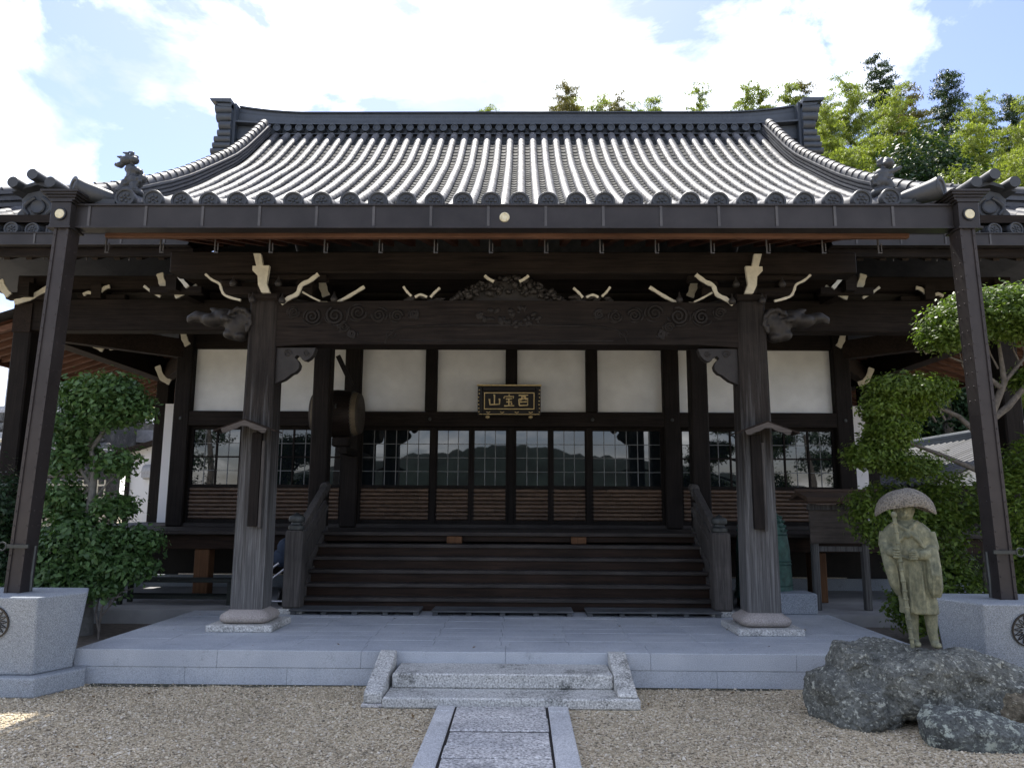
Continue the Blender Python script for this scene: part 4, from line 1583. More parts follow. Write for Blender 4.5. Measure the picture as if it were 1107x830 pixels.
# sliding doors and windows
def door(x0, x1, ncol, style):
    z0, z1, zs = 1.246, 2.784, 1.83
    y = WY + (0.02 if style == 'mid' else 0.0)
    f = MB()
    t = 0.045
    f.bb(x0, x0 + t, y - 0.03, y + 0.03, z0, z1)
    f.bb(x1 - t, x1, y - 0.03, y + 0.03, z0, z1)
    f.bb(x0 + t, x1 - t, y - 0.028, y + 0.028, z1 - 0.05, z1)
    f.bb(x0 + t, x1 - t, y - 0.028, y + 0.028, z0, z0 + 0.06)
    f.bb(x0 + t, x1 - t, y - 0.028, y + 0.028, zs - 0.025, zs + 0.025)
    d = f.build('sliding_door', M_WZ, hall)
    xa, xb, za, zb = x0 + t, x1 - t, zs + 0.025, z1 - 0.05
    MB().bb(xa, xb, y + 0.0, y + 0.006, za, zb).build('glass_pane', M_GLASS, d)
    m = MB()
    for i in range(1, ncol):
        x = xa + (xb - xa) * i / ncol
        m.bb(x - 0.006, x + 0.006, y - 0.008, y - 0.001, za, zb)
    rowsn = 4
    for j in range(1, rowsn):
        z = za + (zb - za) * j / rowsn
        m.bb(xa, xb, y - 0.0105, y - 0.0035, z - 0.005, z + 0.005)
    m.build('muntins', M_MUNT, d)
    if style == 'side':
        m = MB()
        zq = za + (zb - za) * 0.5
        m.bb(xa, xb, y - 0.018, y - 0.011, zq - 0.012, zq + 0.012)
        k = max(1, int(round((xb - xa) / 0.43)))
        for i in range(1, k):
            x = xa + (xb - xa) * i / k
            m.bb(x - 0.013, x + 0.013, y - 0.022, y - 0.0115, za, zb)
        m.build('heavy_muntins', M_WZ, d)
    s = MB()
    n = 8
    for i in range(n):
        zz = z0 + 0.06 + (zs - 0.025 - z0 - 0.06) * (i + 0.5) / n
        rr = (zs - 0.085 - z0) / n * 0.47
        x = xa
        while x < xb - 0.01:
            L = rng.uniform(0.22, 0.42)
            xe = min(xb, x + L)
            s.tube([(x, y - 0.012, zz), (xe - 0.004, y - 0.012, zz)], [rr, rr * 0.97], 8)
            x = xe
    s.bb(xa, xb, y + 0.012, y + 0.02, z0 + 0.06, zs - 0.025)
    s.build('bamboo_panel', M_SLAT, d, smooth=50)


M_MUNT = plain('pale_muntin_wood', (0.16, 0.17, 0.175), 0.6)
for x0, x1, n_, st_ in ((-2.44, -1.27, 6, 'mid'), (-1.23, -0.64, 3, 'mid'), (-0.635, -0.04, 3, 'mid'), (0.04, 0.635, 3, 'mid'), (0.64, 1.23, 3, 'mid'), (1.27, 2.44, 6, 'mid'),
                        (-5.185, -3.95, 6, 'side'), (-3.945, -2.7, 6, 'side'), (2.7, 3.945, 6, 'side'), (3.95, 5.185, 6, 'side')):
    door(x0, x1, n_, st_)
for x in (-1.25, 0.0, 1.25):
    MB().bb(x - 0.04 if x else -0.038, x + 0.04 if x else 0.038, WY - 0.05, WY + 0.04, 1.246, 2.784).build('door_stile', M_WZ, hall)
# hall body behind the wall
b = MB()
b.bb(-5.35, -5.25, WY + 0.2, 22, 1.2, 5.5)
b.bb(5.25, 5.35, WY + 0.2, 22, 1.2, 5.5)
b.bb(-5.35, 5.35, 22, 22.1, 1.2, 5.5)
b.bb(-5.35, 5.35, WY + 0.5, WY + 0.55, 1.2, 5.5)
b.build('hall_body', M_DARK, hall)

# --- veranda floor, edge beams, under-floor
FZ = 1.19
b = MB()
for i in range(12):
    y0 = 10.35 + i * 0.15
    b.bb(-7.1, 7.1, y0 + .002, y0 + 0.148, FZ - 0.05, FZ - 0.002 + rng.uniform(-.001, .001), .004)
ver = b.build('veranda_floor', M_FLOOR, hall)
MB().bb(-7.1, -2.77, 10.48, 10.6, 0.94, 1.138, .006).build('edge_beam', M_STAIR, ver)
MB().bb(2.77, 7.1, 10.48, 10.6, 0.94, 1.138, .006).build('edge_beam', M_STAIR, ver)
MB().bb(-2.5, 2.5, 10.42, 10.52, 1.06, 1.138, .006).build('edge_beam', M_STAIR, ver)
for x in (-0.72, 0.93):
    MB().bb(x - 0.1, x + 0.1, 10.3, 10.41, 1.045, 1.135, .006).build('bearer_end', M_BROWN, ver)
for sx in (-1, 1):
    b = MB().bb(sx * 5.6, sx * 7.1, 12.2, 22, FZ - 0.05, FZ)
    b.build('veranda_side', M_FLOOR, ver)
    for x in (4.15, 5.6):
        MB().bb(sx * x - 0.1, sx * x + 0.1, 10.5, 10.7, 0.29, 0.938, .008).build('floor_post', M_BROWN if x < 5 else M_WZ, ver)
MB().bb(-7, 7, 12.05, 12.12, 0.28, 0.46).build('foundation_kerb', M_GRAN, hall)
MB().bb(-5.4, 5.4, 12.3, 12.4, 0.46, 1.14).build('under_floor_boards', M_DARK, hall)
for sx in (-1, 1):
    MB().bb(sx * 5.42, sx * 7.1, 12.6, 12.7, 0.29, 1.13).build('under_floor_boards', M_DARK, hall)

# --- broad staircase
SW = 2.5
stairs_o = None
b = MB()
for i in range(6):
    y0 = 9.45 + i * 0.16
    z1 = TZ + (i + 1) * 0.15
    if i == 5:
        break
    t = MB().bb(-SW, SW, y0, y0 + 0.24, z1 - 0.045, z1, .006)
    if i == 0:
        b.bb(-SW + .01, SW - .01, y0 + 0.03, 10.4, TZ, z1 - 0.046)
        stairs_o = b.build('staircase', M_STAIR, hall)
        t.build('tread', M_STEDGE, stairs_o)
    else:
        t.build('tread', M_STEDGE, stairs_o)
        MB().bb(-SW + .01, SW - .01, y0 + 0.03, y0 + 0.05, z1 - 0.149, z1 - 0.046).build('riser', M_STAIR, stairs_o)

# --- stair railings
for sx in (-1, 1):
    X = sx * 2.52
    b = MB().bb(X - 0.105, X + 0.105, 9.15, 9.36, 0.345, 1.24, .02)
    rl = b.build('stair_newel', M_RAIL, hall)
    MB().bb(X - 0.15, X + 0.15, 9.1, 9.41, 0.289, 0.344, .008).build('newel_base', M_OLD, rl)
    MB().lathe([(0.085, 0.0), (0.095, 0.01), (0.095, 0.05), (0.085, 0.06), (0.065, 0.07), (0.062, 0.09), (0.09, 0.1), (0.098, 0.13), (0.085, 0.165), (0.04, 0.185), (0.02, 0.2), (0.0, 0.215)],
               (X, 9.255, 1.241), 20, caps=False).build('bronze_cap', M_IRON, rl, smooth=40)
    sl = 0.29
    b = MB()
    for dz, h in ((0.92, 0.1), (0.62, 0.07), (0.33, 0.09)):
        b.beam((X, 9.3, TZ + dz - 0.02), (X, 10.6, TZ + dz + 0.62 - 0.02), 0.09 if h > 0.08 else 0.07, h, .008)
    b.prismx([(9.37, 0.42), (10.55, 1.1), (10.55, 1.6), (9.37, 1.1)], X - 0.02, X + 0.02)
    b.tube([(X, 10.4, 1.66), (X, 10.5, 1.78), (X, 10.58, 1.8), (X, 10.62, 1.74)], [0.06, 0.07, 0.065, 0.04], 10)
    b.prismx([(9.4, 0.29), (10.6, 1.0), (10.6, 1.14), (9.4, 0.45)], X - 0.05, X + 0.05)
    b.build('stair_rail', M_RAIL, rl)

# ================================================================== THINGS ROUND THE HALL
# steel posts on stone plinths, carrying the gutter ends
def plinth(sx, cx, label):
    cy = 6.75
    t = thing('stone_plinth', (cx, cy, 0), label, 'plinth', 'stone plinths under the steel posts')

    def hexa(hf, hw, hd, z):
        return [(-hf, -hd, z), (hf, -hd, z), (hw, 0.05, z), (hf, hd, z), (-hf, hd, z), (-hw, 0.05, z)]
    def hull(levels, name, mat):
        b = MB()
        vs, fs = [], []
        for lv in levels:
            vs += [(cx + p[0], cy + p[1], p[2]) for p in hexa(*lv)]
        for i in range(len(levels) - 1):
            for k in range(6):
                k2 = (k + 1) % 6
                fs.append((i * 6 + k, i * 6 + k2, i * 6 + 6 + k2, i * 6 + 6 + k))
        fs += [tuple(range(6)), tuple(range((len(levels) - 1) * 6, len(levels) * 6))]
        b.add(vs, fs)
        o = b.build(name, mat, t)
        m = o.modifiers.new('bv', 'BEVEL')
        m.width = 0.014
        m.segments = 2
        return o
    hull([(0.46, 0.64, 0.37, 0.0), (0.46, 0.64, 0.37, 0.155)], 'base_course', M_GRAN)
    body = hull([(0.375, 0.52, 0.27, 0.157), (0.425, 0.6, 0.38, 0.785)], 'plinth_body', M_GRAN)
    # crest: ring with a lattice of petals and a small centre emblem, let into the front
    slope = (0.38 - 0.27) / (0.785 - 0.157)
    Mt = Matrix.Rotation(math.atan(slope), 3, 'X') @ Matrix.Rotation(R(90), 3, 'X')
    zc = 0.585
    c = (cx + (0.06 if sx < 0 else -0.06), cy - 0.27 - slope * (zc - 0.157) - 0.006, zc)
    b = MB()
    b.lathe([(0.125, 0.0), (0.125, 0.008), (0.138, 0.008), (0.138, 0.0)], c, 40, Mt, caps=False)
    for k in range(16):
        a = k * pi / 8
        p = [Mt @ Vector((r_ * cos(a + da), r_ * sin(a + da), 0.002)) for r_, da in ((0.05, 0), (0.075, 0.13), (0.1, 0.07), (0.12, 0.0), (0.1, -0.07), (0.075, -0.13), (0.05, 0))]
        b.tube([(c[0] + q.x, c[1] + q.y, c[2] + q.z) for q in p], 0.004, 5)
    for a in (0.3, 1.1, 2.0, 2.9, 3.7, 4.6, 5.5):
        q = Mt @ Vector((0.02 * cos(a), 0.02 * sin(a), 0.0))
        b.ell((c[0] + q.x, c[1] + q.y, c[2] + q.z), (0.016, 0.006, 0.014), 8, 5)
    b.build('round_crest', M_BLACK, t)


plinth(-1, -4.2, 'pale flared granite plinth at left edge under the leaning steel post')
plinth(1, 4.3, 'pale flared granite plinth at right edge behind the boulder')


def steel_post(bx, tx, label):
    y = 6.75
    t = thing('steel_post', (bx, y, 0.786), label, 'post', 'steel posts carrying the porch gutter')
    a, c = Vector((bx, y, 0.787)), Vector((tx, y, 4.04))
    sd = Vector((0, 0, 1))
    d = (c - a).normalized()
    r = Vector((1, 0, 0))
    b = MB()
    for dy in (-0.075, 0.075):
        b.beam(a + Vector((0, dy, 0)), c + Vector((0, dy, 0)), 0.138, 0.014, up=(0, 1, 0))
    for s2 in (-1, 1):
        b.beam(a + Vector((0.061 * s2, 0, 0)), c + Vector((0.061 * s2, 0, 0)), 0.014, 0.135, up=(0, 1, 0))
        b.beam(a + Vector((0.0555 * s2, -0.0875, 0)), c + Vector((0.0555 * s2, -0.0875, 0)), 0.026, 0.012, up=(0, 1, 0))
    n = 26
    for i in range(n):
        p = a.lerp(c, (i + 0.5) / n)
        for s2 in (-1, 1):
            b.ell((p.x + 0.0555 * s2, p.y - 0.094, p.z), (0.006, 0.006, 0.009), 6, 4)
            b.ell((p.x + 0.07 * s2, p.y - 0.04, p.z), (0.005, 0.006, 0.009), 6, 4)
            b.ell((p.x + 0.07 * s2, p.y + 0.04, p.z), (0.005, 0.006, 0.009), 6, 4)
    b.build('box_column', M_STEEL, t)
    b = MB()
    s2 = -1 if bx < 0 else 1
    p = a.lerp(c, 0.12)
    b.beam(p + Vector((-0.1, -0.1, 0)), p + Vector((0.1, -0.1, 0)), 0.02, 0.03)
    pts = [(p.x + s2 * (0.09 + 0.035 * (1 - cos(q))), p.y - 0.11, p.z + 0.035 * sin(q)) for q in [k * pi / 6 for k in range(13)]]
    b.tube(pts, 0.007, 6)
    b.tube([(p.x - s2 * 0.11, p.y - 0.02, p.z - 0.0), (p.x - s2 * 0.12, p.y - 0.05, p.z - 0.25), (p.x - s2 * 0.13, p.y - 0.06, 0.8)], 0.012, 6)
    b.build('clamp', M_IRON, t)


steel_post(-4.18, -4.07, 'brown riveted steel post standing on the left stone plinth')
steel_post(4.27, 4.2, 'brown riveted steel post standing on the right stone plinth')

# small roofed plaques on the porch pillars
for sx, lab in ((-1, 'small wooden gable roof with hanging plank on the left porch pillar'), (1, 'small wooden gable roof with hanging plank on the right porch pillar')):
    X, Y = sx * 2.665, 7.9
    t = thing('roofed_plaque', (X, 7.97, 1.3), lab, 'plaque', 'roofed plaques on the porch pillars')
    b = MB()
    for s2 in (-1, 1):
        b.add([(X, Y - 0.16, 2.41), (X + s2 * 0.32, Y - 0.16, 2.29), (X + s2 * 0.32, Y + 0.07, 2.29), (X, Y + 0.07, 2.41),
               (X, Y - 0.16, 2.39), (X + s2 * 0.32, Y - 0.16, 2.275), (X + s2 * 0.32, Y + 0.07, 2.275), (X, Y + 0.07, 2.39)],
              [(0, 1, 2, 3), (4, 5, 6, 7), (0, 1, 5, 4), (1, 2, 6, 5), (2, 3, 7, 6), (0, 3, 7, 4)])
    b.build('gable_roof', M_WY, t)
    sc = []
    for i in range(13):
        u = -1 + 2 * i / 12
        sc.append((X + u * 0.22, 2.395 - abs(u) * 0.085 - 0.045 - 0.018 * abs(sin(i * pi / 2.4))))
    MB().prism([(X + 0.235, 2.305), (X, 2.392), (X - 0.235, 2.305)] + sc, Y - 0.175, Y - 0.161).build('scalloped_bargeboard', M_BARGE, t)
    px_ = X - sx * 0.07
    MB().bb(px_ - 0.05, px_ + 0.05, Y + 0.02, Y + 0.075, 1.32, 2.28, .004).build('hanging_plank', M_WZ, t)
    MB().bb(px_ + 0.055, px_ + 0.085, Y + 0.03, Y + 0.075, 1.3, 2.2, .004).build('edge_strip', M_RAIL, t)

# name board over the doors
def sign():
    Y = 12.02
    cx, z0, z1, w = -0.03, 2.95, 3.41, 0.5
    t = thing('name_board', (cx, Y, z0), 'black and gold framed name board with gilt characters above the doors', 'sign')
    MB().bb(cx - w + 0.07, cx + w - 0.07, Y - 0.0, Y + 0.05, z0 + 0.05, z1 - 0.05).build('board', M_BLACK, t)
    b = MB()
    b.bb(cx - w, cx - w + 0.075, Y - 0.05, Y + 0.05, z0, z1, .01)
    b.bb(cx + w - 0.075, cx + w, Y - 0.05, Y + 0.05, z0, z1, .01)
    b.bb(cx - w + .076, cx + w - .076, Y - 0.048, Y + 0.05, z0, z0 + 0.08, .01)
    b.bb(cx - w + .076, cx + w - .076, Y - 0.048, Y + 0.05, z1 - 0.08, z1, .01)
    b.build('frame', M_BLACK, t)
    b = MB()
    b.bb(cx - w - 0.01, cx + w + 0.01, Y - 0.065, Y + 0.04, z1 + .001, z1 + 0.028, .006)
    for x0, x1, za, zb in ((cx - w + 0.1, cx + w - 0.1, z0 + 0.095, z0 + 0.108), (cx - w + 0.1, cx + w - 0.1, z1 - 0.108, z1 - 0.095)):
        b.bb(x0, x1, Y - 0.012, Y - 0.001, za, zb)
    for x in (cx - w + 0.1, cx + w - 0.113):
        b.bb(x, x + 0.013, Y - 0.012, Y - 0.001, z0 + 0.109, z1 - 0.109)
    for i in range(7):
        for x in (cx - w + 0.02, cx + w - 0.02):
            b.ell((x + rng.uniform(-.008, .008), Y - 0.052, z0 + 0.05 + i * 0.058), (0.014, 0.008, 0.01), 7, 4)
    for x in (-0.33, -0.11, 0.12, 0.34):
        b.tube([(cx + x - 0.03, Y - 0.052, z0 + 0.05), (cx + x, Y - 0.055, z0 + 0.035), (cx + x + 0.03, Y - 0.052, z0 + 0.05)], 0.007, 6)
    b.bb(cx - w + 0.02, cx + w - 0.02, Y - 0.055, Y - 0.049, z0 + 0.008, z0 + 0.016)
    for x in (-0.34, 0.34):
        b.ell((cx + x, Y - 0.03, z0 - 0.03), (0.035, 0.03, 0.025), 8, 5)
    b.build('gilt_trim', M_GOLD, t, smooth=40)
    S = []   # strokes in a unit square per character, x right, z up
    # mountain
    mtn = [[(.5, .95), (.5, .2)], [(.1, .6), (.14, .2)], [(.92, .62), (.9, .22)], [(.12, .18), (.5, .2), (.92, .22)], [(.42, .96), (.54, .92)], [(.04, .62), (.16, .56)], [(.84, .64), (.96, .58)]]
    # treasure: roof, jade
    tre = [[(.5, 1.0), (.54, .9)], [(.1, .68), (.14, .84), (.9, .84), (.84, .68)], [(.26, .64), (.76, .66)], [(.5, .64), (.5, .1)], [(.3, .4), (.74, .42)], [(.12, .08), (.5, .1), (.92, .1)], [(.66, .3), (.76, .22)]]
    # west, written in an old form
    wst = [[(.12, .92), (.88, .94)], [(.4, .92), (.36, .6), (.18, .44)], [(.62, .92), (.64, .62), (.86, .6)], [(.14, .62), (.86, .7), (.84, .14)], [(.14, .62), (.18, .12)], [(.18, .12), (.84, .14)], [(.2, .4), (.8, .42)], [(.3, .92), (.7, .76)]]
    b = MB()
    for ch, ox in ((mtn, -0.335), (tre, -0.105), (wst, 0.125)):
        for sgl in ch:
            pts = [(cx + ox + p[0] * 0.2, Y - 0.006, z0 + 0.135 + p[1] * 0.2) for p in sgl]
            n = len(pts)
            b.tube(pts, [0.012 if i == 0 else 0.0095 for i in range(n)], 7, True, 0.6)
    b.build('gilt_characters', M_GOLD, t, smooth=60)


sign()

# barrel drum hung beside the left post
def drum():
    c = (-2.62, 11.45, 2.9)
    t = thing('barrel_drum', (c[0], c[1], 2.55), 'dark barrel drum with pale hide rims hung left of the doors', 'drum')
    My = Matrix.Rotation(R(90), 3, 'Y')
    prof = [(0.29, -0.34), (0.33, -0.25), (0.355, -0.12), (0.362, 0.0), (0.355, 0.12), (0.33, 0.25), (0.29, 0.34)]
    MB().lathe(prof, c, 36, My).build('drum_body', M_DRUM, t, smooth=60)
    for s2 in (-1, 1):
        b = MB().lathe([(0.333, s2 * 0.25), (0.325, s2 * 0.29), (0.312, s2 * 0.33)], c, 36, My, caps=False)
        b.build('hide_rim', M_SKIN_D, t, smooth=50)
        MB().lathe([(0.312, s2 * 0.331), (0.295, s2 * 0.36), (0.27, s2 * 0.365), (0.0, s2 * 0.355)], c, 36, My, caps=False).build('drum_head', M_DRUMH, t, smooth=50)
        b = MB()
        for k in range(40):
            a = k * pi / 20
            for (rr, xx) in ((0.338, 0.245), (0.332, 0.262)):
                b.ell((c[0] + s2 * xx, c[1] + rr * cos(a), c[2] + rr * sin(a)), (0.009, 0.009, 0.009), 6, 4)
        b.build('tacks', M_IRON, t)
    MB().bb(c[0] - 0.05, c[0] + 0.2, c[1] - 0.1, c[1] + 0.1, 2.4, 2.545, .02).bb(c[0] + 0.05, c[0] + 0.17, c[1] - 0.05, c[1] + 0.7, 2.3, 2.399).build('drum_bracket', M_WZ, t)
    MB().tube([(c[0] + 0.06, c[1] - 0.37, 3.0), (c[0] + 0.06, c[1] - 0.385, 2.97), (c[0] + 0.06, c[1] - 0.37, 2.94)], 0.012, 6).build('ring', M_IRON, t)


drum()
# lantern bracket ornament on the right wall post
# duckboards at the stair foot
for (x0, x1, lab) in ((-2.5, -1.0, 'low grey slatted duckboard left of three at the stair foot'), (-0.86, 0.77, 'low grey slatted duckboard in the middle at the stair foot'), (0.92, 2.47, 'low grey slatted duckboard right of three at the stair foot')):
    t = thing('duckboard', ((x0 + x1) / 2, 9.2, TZ), lab, 'duckboard', 'duckboards at the stair foot')
    b = MB()
    for i in range(4):
        b.bb(x0, x1, 9.03 + i * 0.1, 9.12 + i * 0.1, TZ + 0.041, TZ + 0.062, .004)
    b.build('slats', M_DUCK, t)
    n = 5
    for i in range(n):
        x = x0 + 0.04 + (x1 - x0 - 0.08) * i / (n - 1)
        MB().bb(x - 0.03, x + 0.03, 9.06, 9.4, TZ + 0.001, TZ + 0.04).build('runner', M_DUCK, t)

# bench
def bench(cx, cy, L, lab):
    t = thing('bench', (cx, cy, TZ), lab, 'bench')
    b = MB()
    for i in range(3):
        b.bb(cx - L / 2, cx + L / 2, cy - 0.17 + i * 0.117, cy - 0.06 + i * 0.117, 0.565, 0.6, .005)
    b.build('seat', M_BENCH, t)
    for sx in (-1, 1):
        for sy in (-1, 1):
            x, y = cx + sx * (L / 2 - 0.08), cy + sy * 0.13
            MB().bb(x - 0.028, x + 0.028, y - 0.028, y + 0.028, TZ + .001, 0.564, .004).build('leg', M_BENCH, t)
    MB().bb(cx - L / 2 + 0.11, cx + L / 2 - 0.11, cy - 0.15, cy - 0.12, 0.36, 0.4).build('stretcher', M_BENCH, t)
    MB().bb(cx - L / 2 + 0.11, cx + L / 2 - 0.11, cy + 0.12, cy + 0.15, 0.36, 0.4).build('stretcher', M_BENCH, t)


M_BENCH = wood('dark_green_bench', (0.018, 0.022, 0.02), (0.045, 0.05, 0.046), 'X', 1, 0.6)
bench(-4.2, 10.0, 1.55, 'dark low bench under the veranda left of the porch pillar')

# folded frame with blue cloth behind the left pillar
t = thing('folded_frame', (-2.92, 9.75, TZ), 'folded metal frame with dark blue cloth leaning behind left porch pillar', 'folding frame')
b = MB()
for dx in (0.0, 0.14):
    b.tube([(-3.25 + dx, 9.6 + dx, 0.5), (-2.85 + dx, 9.7 + dx, 0.82)], 0.014, 8)
    b.tube([(-2.78, 9.75 + dx, 0.31), (-2.72, 9.75 + dx, 1.12)], 0.012, 8)
b.tube([(-3.2, 9.7, 0.36), (-2.75, 9.72, 0.36)], 0.012, 8)
b.build('tube_frame', M_ALU, t, smooth=60)
b = MB().ell((-2.78, 9.86, 0.98), (0.16, 0.12, 0.14), 12, 8, Matrix.Rotation(0.7, 3, 'Y')).ell((-2.86, 9.86, 0.88), (0.13, 0.1, 0.12), 12, 8)
b.build('cloth', M_BLUEC, t, smooth=60)
for x in (-3.15, -2.85):
    b = MB()
    b.lathe([(0.0, -0.015), (0.08, -0.02), (0.1, -0.01), (0.1, 0.01), (0.08, 0.02), (0.0, 0.015)], (x, 9.85, TZ + 0.101), 20, Matrix.Rotation(R(90), 3, 'Y'), caps=False)
    b.build('wheel', M_BLACK, t, smooth=40)

# bronze bell on the ground and stone block beside
t = thing('bronze_bell', (3.22, 9.9, TZ), 'green bronze temple bell standing on the ground behind right pillar', 'bell')
b = MB().lathe([(0.36, 0.0), (0.37, 0.03), (0.345, 0.08), (0.335, 0.3), (0.325, 0.6), (0.3, 0.8), (0.25, 0.98), (0.16, 1.08), (0.05, 1.12), (0.0, 1.125)], (3.22, 9.9, 0.42), 36, caps=False)
for z in (0.1, 0.17, 0.42, 0.46, 0.78):
    rr = interp(z, [0, .08, .3, .6, .8, .98], [.37, .345, .335, .325, .3, .25])
    b.lathe([(rr - 0.005, z - 0.012), (rr + 0.012, z), (rr - 0.005, z + 0.012)], (3.22, 9.9, 0.42), 36, caps=False)
b.build('bell_body', M_VERD, t, smooth=50)
b = MB()
for j in range(4):
    for k in range(20):
        a = k * pi / 10
        z = 0.83 + j * 0.055
        rr = interp(z, [.8, .9, .98, 1.08], [.3, .278, .25, .17])
        b.ell((3.22 + rr * cos(a), 9.9 + rr * sin(a), 0.42 + z), (0.02, 0.02, 0.018), 6, 4)
b.build('bosses', M_VERD, t, smooth=60)
MB().bb(2.95, 3.5, 9.76, 10.2, TZ, 0.419, .01).build('bell_block', M_DARK, t)
o = MB().bb(3.2, 3.68, 9.36, 9.75, TZ - .002, 0.53, .015).build('stone_block', M_GRAN, None, (3.44, 9.55, TZ))
tag(o, 'squared grey granite block on the apron right of the porch pillar', 'stone block')

# roofed notice board
def notice():
    t = thing('notice_board', (4.12, 9.9, TZ), 'weathered wooden notice board with small roof beside the stone monk', 'notice board')
    Y = 9.8
    for x in (3.84, 4.46):
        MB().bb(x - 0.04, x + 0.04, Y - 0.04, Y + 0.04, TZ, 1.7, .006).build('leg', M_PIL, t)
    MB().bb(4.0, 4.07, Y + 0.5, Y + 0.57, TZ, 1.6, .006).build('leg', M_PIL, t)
    MB().bb(3.77, 4.5, Y - 0.075, Y - 0.045, 1.1, 1.51, .004).build('panel', M_RAILX, t)
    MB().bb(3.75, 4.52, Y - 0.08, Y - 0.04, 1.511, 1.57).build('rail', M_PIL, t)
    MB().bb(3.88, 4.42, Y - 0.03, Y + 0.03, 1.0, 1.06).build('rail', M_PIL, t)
    b = MB()
    b.prismx([(Y - 0.32, 1.66), (Y, 1.735), (Y + 0.3, 1.67), (Y + 0.3, 1.63), (Y, 1.69), (Y - 0.32, 1.615)], 3.66, 4.64)
    b.tube([(3.63, Y, 1.745), (4.67, Y, 1.745)], 0.025, 8)
    b.bb(3.68, 4.62, Y - 0.29, Y - 0.26, 1.585, 1.614)
    b.build('board_roof', M_BRX, t)


M_RAILX = wood('weathered_panel_wood', (0.05, 0.045, 0.042), (0.12, 0.105, 0.095), 'X', 0.9, 0.7)
M_BRX = wood('brown_roof_board', (0.05, 0.036, 0.028), (0.12, 0.085, 0.065), 'X', 0.8, 0.65)
notice()

# ---------------------------------------------------------------- boulders
def boulder(name, lumps, mat, label, voxel, d1, d2, seed, base, facets=0.022):
    b = MB()
    for (c, r_, rot) in lumps:
        M = Matrix.Rotation(rot[0], 3, 'Y') @ Matrix.Rotation(rot[1], 3, 'Z') if rot else Matrix.Identity(3)
        vs, fs = [], []
        sg, rn = 28, 18
        for i in range(rn + 1):
            th = pi * i / rn
            for k in range(sg):
                a = 2 * pi * k / sg
                d = Vector((sin(th) * cos(a), sin(th) * sin(a), cos(th)))
                q = 3.2
                g = (abs(d.x) ** q + abs(d.y) ** q + abs(d.z) ** q) ** (-1 / q)
                p = M @ Vector((d.x * g * r_[0], d.y * g * r_[1], d.z * g * r_[2]))
                vs.append((p.x + c[0], p.y + c[1], p.z + c[2]))
        for i in range(rn):
            for k in range(sg):
                k2 = (k + 1) % sg
                fs.append((i * sg + k, (i + 1) * sg + k, (i + 1) * sg + k2, i * sg + k2))
        b.add(vs, fs)
    o = b.build(name, mat, None, base)
    remesh(o, voxel * 1.6, 1)
    tx = bpy.data.textures.new(name + '_tex', 'CLOUDS')
    tx.noise_scale = 0.35
    m = o.modifiers.new('d', 'DISPLACE')
    m.texture = tx
    m.strength = d1 * 1.5
    m.texture_coords = 'LOCAL'
    m = o.modifiers.new('dec', 'DECIMATE')
    m.ratio = facets
    m = o.modifiers.new('sub', 'SUBSURF')
    m.subdivision_type = 'SIMPLE'
    m.levels = m.render_levels = 4
    for i, (sz, st) in enumerate(((0.4, d1 * 0.25), (0.13, d2 * 0.5), (0.06, d2 * 0.5), (0.022, d2 * 0.32))):
        tx = bpy.data.textures.new(name + '_tex', 'CLOUDS' if i != 1 else 'VORONOI')
        tx.noise_scale = sz
        m = o.modifiers.new('d', 'DISPLACE')
        m.texture = tx
        m.strength = st
        m.mid_level = 0.5
        m.texture_coords = 'LOCAL'
    tag(o, label, 'boulder')
    return o


boulder('boulder', [((3.3, 6.0, 0.24), (0.55, 0.3, 0.25), (0.04, 0.1)), ((3.62, 6.05, 0.19), (0.32, 0.33, 0.24), (0.22, 0)), ((3.0, 5.95, 0.26), (0.26, 0.3, 0.22), (-0.25, 0)),
                    ((2.5, 5.95, 0.14), (0.15, 0.25, 0.2), (-0.15, 0.2)), ((2.66, 6.1, 0.36), (0.14, 0.2, 0.17), (0.2, 0)), ((2.63, 5.78, 0.12), (0.11, 0.15, 0.18), (0.1, 0)),
                    ((2.95, 6.2, 0.42), (0.3, 0.14, 0.1), (-0.05, 0)), ((2.8, 5.82, 0.06), (0.12, 0.12, 0.12), None)],
        M_ROCK, 'big dark lichen spotted boulder carrying the statue of the monk', 0.014, 0.1, 0.06, 1, (3.15, 5.95, 0))
boulder('boulder', [((3.2, 5.42, 0.06), (0.35, 0.2, 0.14), (0.12, 0)), ((3.05, 5.4, 0.05), (0.2, 0.16, 0.13), None)],
        M_ROCK2, 'low boulder patched with pale green lichen in front of the big one', 0.016, 0.05, 0.035, 2, (3.15, 5.42, 0))
boulder('boulder', [((3.72, 5.8, 0.1), (0.17, 0.16, 0.15), None)], M_ROCK3, 'small tan boulder at the right foot of the big one', 0.016, 0.04, 0.03, 3, (3.72, 5.8, 0))
boulder('boulder', [((3.82, 5.5, 0.06), (0.16, 0.16, 0.14), None)], M_ROCK, 'small dark boulder at the right frame edge on gravel', 0.016, 0.04, 0.03, 4, (3.82, 5.5, 0))


